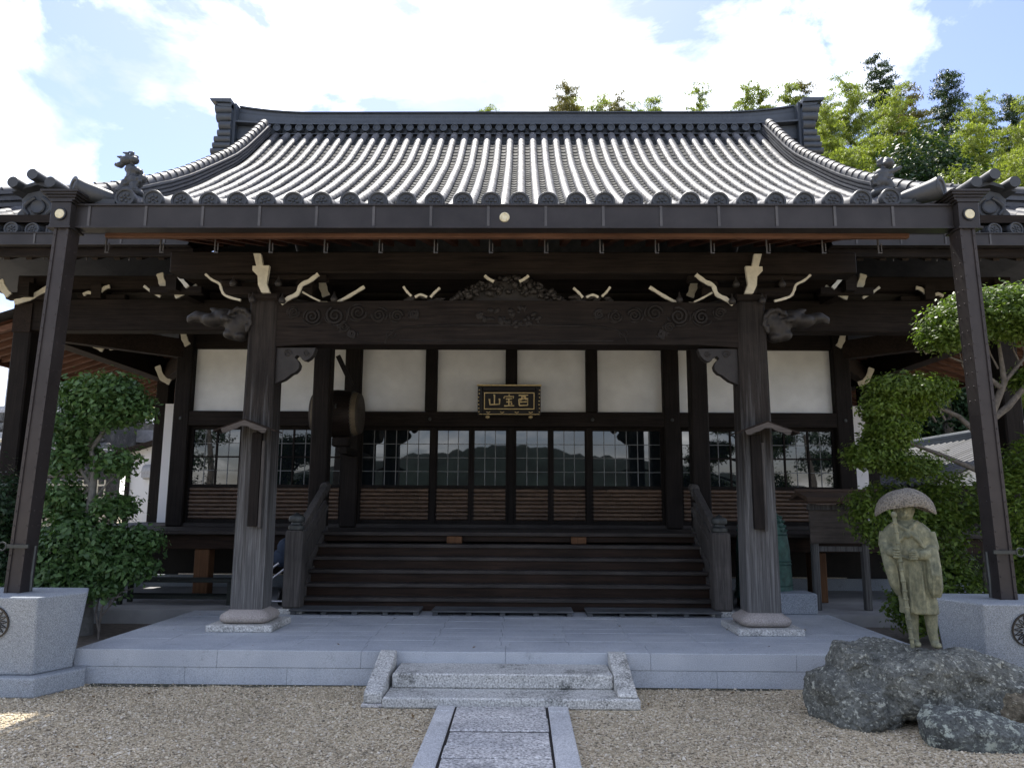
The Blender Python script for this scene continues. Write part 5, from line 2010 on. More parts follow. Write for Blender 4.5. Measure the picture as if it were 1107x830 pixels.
# ---------------------------------------------------------------- monk statue
def monk():
    ox, oy, oz = 3.13, 6.0, 0.525
    t = thing('monk_statue', (ox, oy, oz), 'mossy bronze statue of a travelling monk with straw hat and staff on boulder', 'statue')
    K = 0.00169
    b = MB()
    P = lambda u, v, y=0.0: (ox + (u - 215) * K * 0.9, oy + y, oz + (780 - v) * K * 0.95)

    def ring_loft(rings, seg=28):
        vs, fs = [], []
        for (u0, u1, v, dp, yo) in rings:
            cx = (u0 + u1) / 2
            w = (u1 - u0) / 2 * K * 0.88
            c = P(cx, v, yo)
            for k in range(seg):
                a = 2 * pi * k / seg
                vs.append((c[0] + w * cos(a), c[1] + dp * sin(a), c[2]))
        n = len(rings)
        for i in range(n - 1):
            for k in range(seg):
                k2 = (k + 1) % seg
                fs.append((i * seg + k, i * seg + k2, (i + 1) * seg + k2, (i + 1) * seg + k))
        fs += [tuple(reversed(range(seg))), tuple((n - 1) * seg + k for k in range(seg))]
        b.add(vs, fs)
    # robe
    ring_loft([(152, 334, 632, .105, 0), (154, 333, 600, .105, 0), (150, 325, 540, .105, 0), (140, 315, 470, .105, 0), (130, 310, 400, .108, 0), (112, 318, 330, .11, 0),
               (100, 330, 280, .11, 0), (106, 322, 245, .1, 0), (140, 290, 216, .08, 0), (175, 250, 200, .055, 0)])
    # head, jaw, ears, nose
    b.ell(P(208, 150, -0.015), (0.07, 0.075, 0.1), 18, 12)
    b.ell(P(207, 178, -0.04), (0.052, 0.05, 0.045), 14, 10)
    b.ell(P(206, 163, -0.092), (0.011, 0.016, 0.018), 10, 8)
    b.tube([P(196, 180, -0.087), P(207, 181, -0.093), P(218, 180, -0.087)], 0.006, 6)
    for u in (167, 249):
        b.ell(P(u, 155, -0.005), (0.014, 0.02, 0.03), 8, 6)
    b.tube([P(210, 215, 0), P(208, 180, 0)], [0.06, 0.05], 12)
    b.tube([P(206, 148, -0.085), P(206, 160, -0.096), P(206, 168, -0.1)], [0.008, 0.01, 0.013], 8)
    # eyebrows / eyes
    for u in (188, 226):
        b.ell(P(u, 148, -0.082), (0.019, 0.012, 0.007), 8, 6)
        b.ell(P(u, 156, -0.078), (0.014, 0.012, 0.006), 8, 6)
    # collar folds
    b.tube([P(150, 212, -0.055), P(200, 245, -0.105), P(250, 290, -0.12), P(275, 330, -0.115)], [0.016, 0.016, 0.016, 0.012], 8)
    b.tube([P(262, 208, -0.055), P(225, 238, -0.1), P(190, 275, -0.115), P(160, 310, -0.11)], [0.016, 0.016, 0.016, 0.012], 8)
    b.ell(P(205, 275, -0.125), (0.02, 0.014, 0.02), 10, 8)
    # sash folds over the belly
    b.tube([P(170, 370, -0.108), P(215, 385, -0.118), P(262, 372, -0.108)], 0.009, 6)
    for u0, u1 in ((180, 176), (205, 203), (232, 235), (255, 262)):
        b.tube([P(u0, 400, -0.1), P(u1, 510, -0.104), P(u1, 625, -0.102)], [0.008, 0.012, 0.012], 6)
    # viewer's left arm: down then forearm up to the staff
    b.tube([P(122, 262, 0.0), P(112, 320, -0.02), P(122, 352, -0.08), P(143, 352, -0.135)], [0.055, 0.053, 0.046, 0.032], 14)
    b.tube([P(108, 320, -0.04), P(122, 420, -0.085), P(136, 500, -0.085), P(152, 548, -0.08)], [0.045, 0.046, 0.037, 0.016], 12)
    # viewer's right arm: bent over the chest with long sleeve
    b.tube([P(306, 262, 0.0), P(318, 330, -0.02), P(285, 362, -0.085), P(245, 362, -0.125)], [0.055, 0.053, 0.047, 0.032], 14)
    b.tube([P(312, 330, -0.05), P(312, 430, -0.095), P(314, 510, -0.095), P(317, 552, -0.09)], [0.046, 0.053, 0.052, 0.03], 14)
    for u in (296, 312, 328):
        b.tube([P(u, 350, -0.1), P(u + 2, 450, -0.158), P(u + 4, 540, -0.135)], [0.008, 0.009, 0.006], 6)
    # hands
    b.ell(P(148, 352, -0.15), (0.03, 0.024, 0.036), 12, 8)
    b.ell(P(228, 362, -0.14), (0.034, 0.026, 0.032), 12, 8)
    # legs and feet
    for u0, u1 in ((208, 214), (292, 302)):
        b.tube([P(u0, 610, 0.0), P(u0 + 1, 670, 0.005), P(u0 + 2, 720, 0.0), P(u1, 768, 0.0)], [0.05, 0.045, 0.036, 0.03], 12)
        b.ell(P(u1, 768, -0.045), (0.036, 0.08, 0.024), 12, 8)
    o = b.build('figure', M_STAT, t)
    remesh(o, 0.0055, 1)
    # fingers: separate chains, curled round the staff and the fist
    b = MB()
    for k in range(4):
        v = 335 + k * 12
        b.tube([P(136, v, -0.158), P(143, v, -0.182), P(156, v + 1, -0.188), P(166, v + 2, -0.172)], [0.0095, 0.009, 0.0085, 0.007], 8)
    b.tube([P(138, 334, -0.155), P(148, 326, -0.178), P(160, 328, -0.18)], [0.0095, 0.009, 0.007], 8)
    b.build('fingers', M_STAT, t, smooth=70)
    b = MB()
    for k in range(4):
        v = 348 + k * 10
        b.tube([P(236, v, -0.155), P(226, v, -0.17), P(212, v, -0.168), P(208, v + 2, -0.152)], [0.0095, 0.009, 0.008, 0.007], 8)
    b.tube([P(236, 346, -0.15), P(226, 340, -0.165), P(214, 342, -0.165)], [0.0095, 0.009, 0.007], 8)
    b.build('fingers', M_STAT, t, smooth=70)
    # staff with joints
    a, c = Vector(P(186, 772, -0.19)), Vector(P(148, 178, -0.165))
    b = MB().tube([a, c], 0.0145, 10)
    for i in range(1, 14):
        p = a.lerp(c, i / 14 + rng.uniform(-.01, .01))
        b.ell(p, (0.021, 0.021, 0.011), 10, 6)
    b.ell(c, (0.022, 0.022, 0.026), 10, 6)
    b.build('staff', M_STAT, t, smooth=60)
    # straw hat, dome with drooping rim and a hollow underside
    c = P(214, 143, 0.015)
    prof = [(0.0, 0.142), (0.04, 0.14), (0.08, 0.131), (0.12, 0.115), (0.16, 0.09), (0.19, 0.062), (0.212, 0.03), (0.226, -0.008), (0.232, -0.045), (0.226, -0.052),
            (0.216, -0.02), (0.195, 0.025), (0.16, 0.062), (0.1, 0.095), (0.0, 0.11)]
    vs, fs = [], []
    sg = 56
    for (r_, z) in prof:
        for k in range(sg):
            a = 2 * pi * k / sg
            w = (r_ / 0.23) ** 2.5
            lift = 0.07 * w * (sin(a) ** 2) + 0.006 * w * sin(5 * a + 1)
            vs.append((c[0] + r_ * cos(a) * 0.93 * (1 + 0.012 * sin(3 * a)), c[1] + r_ * sin(a) * 0.86, c[2] + z * 1.06 + lift - 0.005 + 0.02 * cos(a) * 0.3))
    for i in range(len(prof) - 1):
        for k in range(sg):
            k2 = (k + 1) % sg
            fs.append((i * sg + k, i * sg + k2, (i + 1) * sg + k2, (i + 1) * sg + k))
    b = MB().add(vs, fs)
    # radial weave ribs
    b.build('straw_hat', M_HAT, t, smooth=60)

    t.rotation_euler.z = R(-19)


monk()

# ================================================================== PLANTS
def leaf_mesh(name, centers, normals, sizes, mat, rs, aspect=0.5, droop=0.0, fold=0.25):
    """many small folded leaves: rhombs with a mid fold (two triangles a side)"""
    n = len(centers)
    C = np.asarray(centers, float)
    Nn = np.asarray(normals, float)
    Nn /= np.linalg.norm(Nn, axis=1)[:, None] + 1e-9
    r = rs.normal(size=(n, 3))
    T = r - Nn * (r * Nn).sum(1)[:, None]
    T[:, 2] -= droop
    T /= np.linalg.norm(T, axis=1)[:, None] + 1e-9
    B = np.cross(Nn, T)
    S = np.asarray(sizes, float)[:, None]
    a = C - T * S * 0.5
    tip = C + T * S * 0.5
    mid = C - Nn * S * fold * 0.4
    l = C + B * S * aspect * 0.5 + Nn * S * fold * 0.2 - T * S * 0.05
    rr = C - B * S * aspect * 0.5 + Nn * S * fold * 0.2 - T * S * 0.05
    V = np.stack([a, l, tip, rr], 1).reshape(-1, 3)
    k = np.arange(n)[:, None] * 4
    F = np.concatenate([k + np.array([[0, 1, 2]]), k + np.array([[0, 2, 3]])], 1).reshape(-1, 3)
    me = bpy.data.meshes.new(name)
    me.vertices.add(len(V))
    me.vertices.foreach_set('co', V.astype(np.float32).ravel())
    me.loops.add(F.size)
    me.loops.foreach_set('vertex_index', F.astype(np.int32).ravel())
    me.polygons.add(len(F))
    me.polygons.foreach_set('loop_start', np.arange(0, F.size, 3, dtype=np.int32))
    me.update(calc_edges=True)
    me.validate()
    me.materials.append(mat)
    return me


def clump_leaves(clumps, rs, dens, size, inner=0.25):
    """clumps: (centre, radii); leaves on broken shells of twig-ends"""
    C, Nn, S = [], [], []
    for (c, r_) in clumps:
        area = (r_[0] * r_[1] + r_[1] * r_[2] + r_[0] * r_[2]) / 3 * 4 * pi
        nt = max(6, int(area * dens / 9))
        d = rs.normal(size=(nt, 3))
        d /= np.linalg.norm(d, axis=1)[:, None]
        rad = 1 - inner * rs.uniform(0, 1, nt) ** 2
        rad *= 1 + 0.16 * rs.normal(size=nt)
        tw = np.array(c) + d * np.array(r_) * rad[:, None]
        for i in range(nt):
            m = rs.randint(6, 13)
            off = rs.normal(size=(m, 3)) * size * 0.75
            C.append(tw[i] + off)
            nn = d[i] * 0.7 + np.array([0, 0, 0.75]) + rs.normal(size=(m, 3)) * 0.5
            Nn.append(nn)
            S.append(size * rs.uniform(0.5, 1.35, m))
    return np.concatenate(C), np.concatenate(Nn), np.concatenate(S)


def plant(name, base, label, cat, clumps, mat, size, dens, seed, trunks=(), bark=None, aspect=0.5, group=None, inner=0.25):
    rs = np.random.RandomState(seed)
    t = thing(name, base, label, cat, group)
    C, Nn, S = clump_leaves(clumps, rs, dens, size, inner)
    keep = C[:, 2] > base[2] + 0.01
    me = leaf_mesh('foliage', (C - np.array(base))[keep], Nn[keep], S[keep], mat, rs, aspect)
    link('crown', me, t, base)
    if trunks:
        b = MB()
        for pts, rad in trunks:
            b.tube(pts, rad, 9)
        b.build('trunk', bark or M_BARK, t, smooth=60)
    return t


# garden tree on the left, clipped into cloud pads
TB = (-4.72, 8.6, 0.12)
x0 = -4.72
pads = [((-4.72, 8.5, 2.74), (0.32, 0.28, 0.18)), ((-4.42, 8.5, 2.8), (0.24, 0.24, 0.14)), ((-4.24, 8.5, 2.6), (0.24, 0.22, 0.11)), ((-4.86, 8.5, 2.42), (0.22, 0.24, 0.18)),
        ((-4.53, 8.5, 2.5), (0.24, 0.2, 0.1)), ((-4.95, 8.55, 2.05), (0.18, 0.22, 0.15)), ((-4.36, 8.5, 2.0), (0.2, 0.2, 0.1)), ((-4.85, 8.6, 2.2), (0.16, 0.2, 0.1)),
        ((-4.95, 8.55, 1.62), (0.2, 0.22, 0.15)), ((-4.33, 8.5, 1.5), (0.22, 0.2, 0.08)), ((-4.85, 8.6, 1.4), (0.2, 0.2, 0.12)),
        ((-4.62, 8.4, 1.17), (0.38, 0.34, 0.17)), ((-4.06, 8.45, 1.15), (0.28, 0.24, 0.1)), ((-4.14, 8.4, 0.88), (0.33, 0.28, 0.12)), ((-4.72, 8.4, 0.8), (0.33, 0.3, 0.2)), ((-4.38, 8.4, 0.68), (0.26, 0.24, 0.12)),
        ((-4.9, 8.4, 0.95), (0.25, 0.25, 0.2)), ((-4.4, 8.35, 1.0), (0.24, 0.24, 0.14))]
tr = [([(-4.61, 8.6, 0.08), (-4.63, 8.6, 0.58), (-4.655, 8.55, 1.28), (-4.62, 8.55, 1.69), (-4.62, 8.55, 1.95), (-4.7, 8.55, 2.2), (-4.64, 8.52, 2.55)], [0.11, 0.085, 0.045, 0.04, 0.034, 0.024, 0.012]),
      ([(-4.62, 8.55, 1.7), (-4.75, 8.52, 1.9), (-4.88, 8.5, 2.2)], [0.024, 0.018, 0.008]),
      ([(-4.62, 8.55, 1.55), (-4.48, 8.52, 1.72), (-4.35, 8.5, 1.85)], [0.018, 0.013, 0.006]),
      ([(-4.64, 8.55, 0.7), (-4.4, 8.5, 0.95), (-4.1, 8.45, 1.1)], [0.04, 0.025, 0.012]),
      ([(-4.65, 8.55, 1.0), (-4.8, 8.5, 1.3), (-4.9, 8.5, 1.5)], [0.03, 0.02, 0.012]),
      ([(-4.68, 8.55, 2.15), (-4.5, 8.52, 2.4), (-4.35, 8.5, 2.6)], [0.03, 0.02, 0.01])]
plant('garden_tree', TB, 'cloud pruned broadleaf garden tree with grey trunk left of the terrace', 'tree', pads, M_LEAF, 0.072, 2600, 11, tr, M_BARKP, 0.55)
# bare twiggy shrub at its foot
t = thing('bare_shrub', (-4.2, 8.1, 0.13), 'little bare branched shrub growing beside the terrace edge', 'shrub')
b = MB()
for pts in ([(-4.28, 8.3, 0.13), (-4.28, 8.3, 0.35), (-4.19, 8.3, 0.47), (-4.09, 8.3, 0.61), (-3.95, 8.3, 0.66)], [(-4.28, 8.3, 0.3), (-4.26, 8.28, 0.46), (-4.17, 8.3, 0.61)],
            [(-4.28, 8.3, 0.2), (-4.33, 8.3, 0.4), (-4.32, 8.32, 0.6)], [(-4.19, 8.3, 0.47), (-4.16, 8.26, 0.55), (-4.05, 8.25, 0.58)]):
    b.tube(pts, [0.013 - 0.0025 * i for i in range(len(pts))], 6)
b.build('stems', M_BARK, t)
# hedge at the far left
plant('hedge', (-6.4, 9.0, 0.1), 'dense dark green clipped hedge behind the left steel post', 'hedge',
      [((-6.7, 9.0, 0.75), (0.65, 0.45, 0.7)), ((-6.1, 9.05, 0.8), (0.55, 0.45, 0.7)), ((-6.5, 9.1, 1.5), (0.7, 0.45, 0.45)), ((-5.9, 9.1, 1.45), (0.4, 0.4, 0.4)), ((-5.45, 8.9, 0.6), (0.4, 0.4, 0.5))],
      M_LEAFH, 0.06, 1500, 12, aspect=0.55)
plant('shrub', (-5.6, 7.9, 0.13), 'low leafy green shrub behind the left plinth', 'shrub', [((-5.55, 7.9, 0.45), (0.4, 0.3, 0.3)), ((-5.05, 7.95, 0.4), (0.3, 0.3, 0.28))], M_LEAF, 0.07, 900, 13)

# pruned tree on the right, layered pads
rp = [((5.05, 7.8, 3.5), (0.6, 0.42, 0.17)), ((4.6, 7.75, 3.3), (0.27, 0.3, 0.13)), ((5.6, 7.85, 3.58), (0.45, 0.4, 0.18)), ((5.15, 7.75, 3.66), (0.45, 0.3, 0.1)), ((5.35, 7.7, 3.38), (0.34, 0.26, 0.1)),
      ((4.2, 8.0, 2.76), (0.36, 0.32, 0.14)), ((3.95, 8.0, 2.56), (0.2, 0.22, 0.09)), ((4.02, 8.0, 2.32), (0.24, 0.24, 0.12)), ((4.5, 8.1, 2.78), (0.22, 0.24, 0.09)), ((5.65, 8.1, 2.9), (0.26, 0.26, 0.09)),
      ((3.85, 8.05, 2.08), (0.26, 0.24, 0.12)), ((4.25, 8.1, 1.98), (0.28, 0.26, 0.1)), ((4.0, 8.15, 2.2), (0.22, 0.24, 0.13)), ((4.35, 8.1, 2.6), (0.2, 0.24, 0.1))]
tr = [([(5.0, 8.1, 0.12), (4.98, 8.1, 0.8), (5.05, 8.12, 1.5), (5.02, 8.1, 2.1), (5.12, 8.08, 2.5), (5.25, 8.0, 2.85), (5.2, 7.95, 3.3)], [0.09, 0.075, 0.065, 0.055, 0.045, 0.032, 0.014]),
      ([(5.05, 8.1, 2.4), (5.3, 8.05, 2.6), (5.5, 8.0, 2.85), (5.55, 7.95, 3.3)], [0.04, 0.035, 0.026, 0.012]),
      ([(5.2, 8.0, 2.8), (4.95, 7.95, 3.0), (4.65, 7.9, 3.1)], [0.026, 0.02, 0.009]),
      ([(5.05, 8.1, 2.25), (4.8, 8.1, 2.5), (4.5, 8.05, 2.62), (4.2, 8.0, 2.68)], [0.036, 0.026, 0.018, 0.01]),
      ([(5.03, 8.1, 1.9), (4.6, 8.15, 2.1), (4.3, 8.1, 2.2), (4.05, 8.0, 2.3)], [0.034, 0.024, 0.016, 0.008]),
      ([(5.25, 8.0, 2.85), (5.45, 7.95, 3.1), (5.5, 7.95, 3.35)], [0.022, 0.016, 0.008])]
for (x, z) in ((4.75, 3.12), (4.9, 3.2), (5.05, 3.25), (5.3, 3.28), (5.4, 3.3), (5.65, 3.35), (4.35, 2.68), (4.05, 2.66), (4.45, 2.7)):
    tr.append(([(x + 0.15, 8.0, z - 0.25), (x + 0.05, 7.95, z - 0.1), (x, 7.9, z + 0.05)], [0.012, 0.008, 0.004]))
plant('garden_tree', (5.0, 8.1, 0.15), 'layer pruned garden tree with sunlit top pads behind the right steel post', 'tree', rp, M_LEAFR, 0.048, 6500, 21, tr, M_BARK, 0.5)
plant('shrub', (4.3, 8.5, 0.15), 'dark leafy shrub mass behind the statue of the monk', 'shrub',
      [((4.15, 8.5, 1.45), (0.38, 0.35, 0.3)), ((4.5, 8.4, 1.1), (0.4, 0.35, 0.5)), ((4.7, 8.3, 0.65), (0.36, 0.32, 0.35)), ((4.85, 8.5, 1.6), (0.35, 0.3, 0.3)), ((4.4, 8.4, 0.5), (0.3, 0.3, 0.25))],
      M_LEAFR, 0.058, 2600, 22)
plant('shrub', (5.5, 8.0, 0.15), 'leafy green shrub at right edge beyond the steel post', 'shrub',
      [((5.35, 8.0, 1.5), (0.35, 0.3, 0.5)), ((5.6, 8.0, 2.0), (0.35, 0.3, 0.25)), ((5.5, 8.0, 0.8), (0.35, 0.3, 0.45))],
      M_LEAFR, 0.06, 2400, 23)


# dry leaves lying on the gravel and the terrace
rs = np.random.RandomState(99)
n = 90
C = np.stack([rs.uniform(-4.2, 2.4, n), rs.uniform(4.6, 6.7, n), np.full(n, 0.022)], 1)
C2 = np.stack([rs.uniform(-3.6, 3.6, 26), rs.uniform(7.0, 9.0, 26), np.full(26, TZ + 0.008)], 1)
C = np.concatenate([C, C2])
M_DRY = leafmat('dry_leaf', (0.07, 0.04, 0.02), (0.2, 0.13, 0.06), 0.1)
me = leaf_mesh('fallen_leaves', C, np.array([0, 0, 1.0]) + rs.normal(size=C.shape) * 0.25, rs.uniform(0.02, 0.05, len(C)), M_DRY, rs, 0.5)
tag(link('fallen_leaves', me), 'scattered dry brown leaves lying on gravel and terrace', 'leaves', kind='stuff')


# ---------------------------------------------------------------- bamboo
def bamboo_proto(seed, H, wid, mat, nsp, droop=0.9):
    rs = np.random.RandomState(seed)
    lean = rs.uniform(-0.5, 0.5, 2)

    def cp(u):
        return np.array([lean[0] * u * u + 0.5 * u ** 6 * np.sign(lean[0] + .01), lean[1] * u * u, H * u - 0.25 * u ** 8])
    b = MB()
    us = np.linspace(0, 1, 14)
    b.tube([tuple(cp(u)) for u in us], [0.06 * (1 - 0.93 * u) for u in us], 7)
    C, Nn, S = [], [], []
    nodes = int(nsp / 3)
    for i in range(nsp):
        u = 0.26 + 0.74 * ((i // 3 + rs.uniform(-.15, .15)) / nodes)
        u = min(u, 1.0)
        p = cp(u)
        a = rs.uniform(0, 2 * pi)
        rel = max(0.0, (1 - u) / 0.74)
        L = wid * (0.24 + 0.76 * min(1, rel * 1.5)) * rs.uniform(0.55, 1.2)
        d = np.array([cos(a), sin(a), 0.0])
        m = int(60 + 480 * min(1, rel * 1.6))
        s_ = rs.uniform(0.05, 1, m)
        up = 0.5 * L * (s_ - droop * s_ ** 2)
        pts = p + d * (s_ * L)[:, None] + np.array([0, 0, 1.0]) * up[:, None]
        side = np.array([-d[1], d[0], 0])
        fr = np.round(rs.uniform(-2, 2, m)) / 2.0     # side twigs of the spray
        pts = pts + side * (fr * 0.3 * L * s_ * (1.15 - s_))[:, None] + rs.normal(size=(m, 3)) * np.array([0.06, 0.06, 0.035])
        pts[:, 2] -= 0.12 * L * np.abs(fr) * s_
        C.append(pts)
        Nn.append(np.array([0, 0, 1.0]) + d * 0.5 + rs.normal(size=(m, 3)) * 0.55)
        S.append(rs.uniform(0.08, 0.17, m))
    C, Nn, S = np.concatenate(C), np.concatenate(Nn), np.concatenate(S)
    fol = leaf_mesh('foliage', C, Nn, S, mat, rs, 0.27, droop=0.6, fold=0.15)
    me = bpy.data.meshes.new('culm')
    me.from_pydata(b.v, [], b.f)
    me.materials.append(M_CULM)
    return me, fol


PROTO = [bamboo_proto(41, 12.0, 2.5, M_BAMB, 130), bamboo_proto(42, 11.0, 2.2, M_BAMB, 120), bamboo_proto(43, 12.5, 2.0, M_BAMB, 125),
         bamboo_proto(44, 11.5, 2.2, M_BAMBB, 115), bamboo_proto(45, 12.5, 1.9, M_BAMBD, 190, 0.6)]


def hillz(x, y):
    return max(0.0, (y - 22) * 0.42) * (0.75 + 0.25 * min(1, max(0, (x + 4) / 14)))


def bamboo(x, y, top, k, label, rot):
    cul, fol = PROTO[k]
    H = (12.0, 11.0, 12.5, 11.5, 12.5)[k]
    z = hillz(x, y)
    sc = (top - z) / (H - 0.25)
    sxy = 0.7 + 0.3 * sc
    t = thing('bamboo' if k != 4 else 'conifer', (x, y, z), label, 'bamboo' if k != 4 else 'tree', 'bamboo grove on the hill behind the roof' if k != 4 else None)
    link('culm' if k != 4 else 'trunk', cul, t, (x, y, z), (0, 0, rot), (sxy, sxy, sc))
    link('foliage', fol, t, (x, y, z), (0, 0, rot), (sxy, sxy, sc))


def at(px, py, Y):
    d = _f * 825 + _rt2 * (px - 553.5) + _up2 * (415 - py)
    s_ = Y / d.y
    return 0.17 + d.x * s_, 1.55 + d.z * s_


# crown tips: place in the grove (x, depth, height), worked out from the photograph and kept at true distances
GROVE = [(540, 109, 40, 1, 'single thin bamboo tip just showing left of the ridge middle'), (602, 103, 38, 3, 'browning bamboo top left of the pair over the ridge'),
         (632, 88, 37, 3, 'tall browning bamboo plume over the ridge, right of the middle'), (680, 104, 38, 1, 'low wide bamboo tip over the ridge right of the browning plume'),
         (723, 102, 40, 1, 'small bamboo tip over the ridge left of the paired one'), (743, 101, 39, 2, 'small bamboo tip over the ridge beside another small tip'),
         (795, 86, 37, 2, 'dark pointed bamboo top over the right part of the ridge'), (830, 108, 39, 1, 'lowest bamboo tip near the right ridge end'),
         (866, 92, 36, 1, 'thin pale bamboo top just left of the ridge-end ornament'), (886, 80, 36, 3, 'airy pale bamboo plume just right of the ridge-end ornament'),
         (905, 112, 33, 0, 'full bamboo crown behind the right descending ridge'), (925, 88, 35, 0, 'tall feathery bamboo left of the dark conifer'),
         (948, 105, 31, 0, 'broad green bamboo crown above the right roof lion'), (965, 64, 37, 4, 'tallest dark conifer pointing above the grove'),
         (975, 105, 34, 3, 'brown tinged bamboo crown below the tallest conifer'), (1010, 72, 36, 4, 'second dark conifer with pointed top right of the tallest'),
         (1030, 125, 32, 2, 'bamboo crown in front of the second dark conifer'), (1050, 98, 34, 2, 'slender bamboo top standing alone before blue sky'),
         (1068, 128, 29, 0, 'bright yellow-green bamboo crown low at the right'), (1090, 95, 34, 4, 'dark conifer at the right edge of the frame'),
         (1105, 140, 27, 0, 'bright bamboo crown cut by the right frame edge'), (1040, 160, 27, 0, 'short bright bamboo crown above the yellow bush'),
         (915, 140, 29, 1, 'low bamboo crown beside the right ridge-end ornament'), (890, 120, 31, 2, 'mid-height bamboo crown touching the ridge-end ornament'),
         (1085, 110, 31, 1, 'mid-height bamboo between slender top and edge conifer'), (935, 150, 27, 0, 'low bright bamboo crown just above the descending ridge'),
         (592, 106, 39, 3, 'lowest browning bamboo crown at the left of the cluster over the ridge'), (612, 96, 40, 3, 'browning bamboo crown in the middle of the cluster over the ridge'), (644, 96, 39, 0, 'green bamboo crown touching the tall plume over the ridge'),
         (618, 98, 39, 1, 'bamboo crown between the two browning ones over the ridge'), (650, 100, 38, 3, 'browning bamboo crown right of the tall plume over the ridge'), (812, 100, 38, 1, 'bamboo crown right of the dark pointed one over the ridge'),
         (880, 150, 30, 0, 'bamboo crown low behind the right ridge-end ornament'), (1020, 165, 30, 2, 'bamboo crown low left of the yellow bush'), (1075, 175, 26, 0, 'low bright bamboo crown above the right hip ridge'),
         (900, 98, 38, 2, 'rear bamboo crown filling between the pale plume and the feathery one'), (945, 92, 39, 1, 'rear bamboo crown left of the tallest conifer'),
         (990, 118, 35, 0, 'bamboo crown between the two tall conifers'), (1000, 150, 31, 1, 'low bamboo crown below the gap of the two conifers'),
         (870, 125, 34, 1, 'bamboo crown just behind the ridge-end ornament'), (960, 140, 29, 2, 'low bamboo crown left of the dark broadleaf tree'),
         (1060, 150, 31, 2, 'bamboo crown rising over the yellow bush to the right'), (1115, 110, 33, 1, 'bamboo crown at the right edge behind the bright cut one')]
for i, (px_, py_, Y_, k_, lab) in enumerate(GROVE):
    X_, Z_ = at(px_, py_, Y_)
    bamboo(X_, Y_, Z_, k_, lab, i * 1.7)
# dark broadleaf tree and yellow bush in front of the grove
X_, Z_ = at(995, 185, 26)
plant('broadleaf_tree', (X_, 26, hillz(X_, 26)), 'dark glossy broadleaf tree low in the bamboo grove', 'tree',
      [((X_, 26, Z_), (1.3, 1.1, 1.3)), ((X_ + 0.9, 26.2, Z_ - 0.6), (1.2, 1.1, 1.2)), ((X_ - 0.8, 26.1, Z_ - 1.2), (1.2, 1.1, 1.3)), ((X_ + 1.9, 26.4, Z_ - 1.4), (1.1, 1.0, 1.1)), ((X_ + 0.3, 26, Z_ - 2.4), (1.5, 1.2, 1.4))],
      M_LEAFH, 0.17, 170, 51, [([(X_ + .2, 26, hillz(X_, 26) - .2), (X_ + .2, 26, Z_ - 1)], [0.2, 0.1])])
X_, Z_ = at(1040, 200, 23)
plant('yellow_bush', (X_, 23, hillz(X_, 23)), 'bright yellow leafed bush showing above the right hip ridge', 'bush',
      [((X_, 23, Z_), (0.75, 0.6, 0.45)), ((X_ + 0.3, 23, Z_ - 0.6), (0.8, 0.6, 0.6)), ((X_, 23, Z_ - 1.5), (0.8, 0.6, 0.8))], M_LEAFY, 0.13, 240, 52,
      [([(X_, 23, hillz(X_, 23) - .1), (X_, 23, Z_ - 0.6)], [0.12, 0.06])])

for (x_, y_, h_, lab, sd) in ((13.5, 27, 6.5, 'dark evergreen tree behind the tiled house, left one', 91), (17.5, 27.5, 7.2, 'dark evergreen tree behind the tiled house, right one', 92)):
    rs = np.random.RandomState(sd)
    plant('evergreen_tree', (x_, y_, hillz(x_, y_)), lab, 'tree',
          [((x_ + rs.uniform(-1.8, 1.8), y_ + rs.uniform(-.6, .6), hillz(x_, y_) + h_ * rs.uniform(0.15, 0.75)), (1.5, 1.2, 1.1)) for _ in range(11)], M_LEAFH, 0.2, 90, sd,
          [([(x_, y_, hillz(x_, y_) - .2), (x_, y_, hillz(x_, y_) + h_ * .6)], [0.2, 0.08])])

# hill under the grove
b = MB()
nx, ny = 50, 24
vs, fs = [], []
for j in range(ny + 1):
    for i in range(nx + 1):
        x = -40 + 100 * i / nx
        y = 22.4 + 60 * j / ny
        vs.append((x, y, max(-0.05, hillz(x, y) * min(1, max(0.0, (x + 16) / 10)) + 0.3 * mnoise.noise((x * .2, y * .2, 0)) - 0.1)))
fs = [(j * (nx + 1) + i, j * (nx + 1) + i + 1, (j + 1) * (nx + 1) + i + 1, (j + 1) * (nx + 1) + i) for j in range(ny) for i in range(nx)]
o = b.add(vs, fs).build('hillside', M_HILL, smooth=180)
tag(o, kind='structure')

# wooded hills across the valley, behind the viewer (they show in the window glass)
b = MB()
vs, fs = [], []
n = 420
for i in range(n + 1):
    a = pi * (1.02 + 0.96 * i / n)
    d = 170
    cc = abs(i / n - 0.5) * 2
    h = 17 - 10.5 * min(1, cc * 3.6) + 4 * mnoise.noise((i * 0.03, 0.3, 0)) + 1.0 * mnoise.noise((i * 0.21, 1.3, 0)) + 0.8 * mnoise.noise((i * 0.9, 2.3, 0)) + 1.0 * mnoise.noise((i * 2.9, 2.3, 0))
    for (dd, zz) in ((d, -1), (d + 10, h * 0.7), (d + 25, h), (d + 70, -1)):
        vs.append((dd * cos(a), dd * sin(a), zz))
for i in range(n):
    for k in range(3):
        fs.append((i * 4 + k, i * 4 + k + 1, (i + 1) * 4 + k + 1, (i + 1) * 4 + k))
o = b.add(vs, fs).build('far_hills', plain('distant_forest', (0.014, 0.023, 0.02), 0.95, var=0.6, vscale=0.15, bmp=0.4), smooth=40)
tag(o, kind='structure')
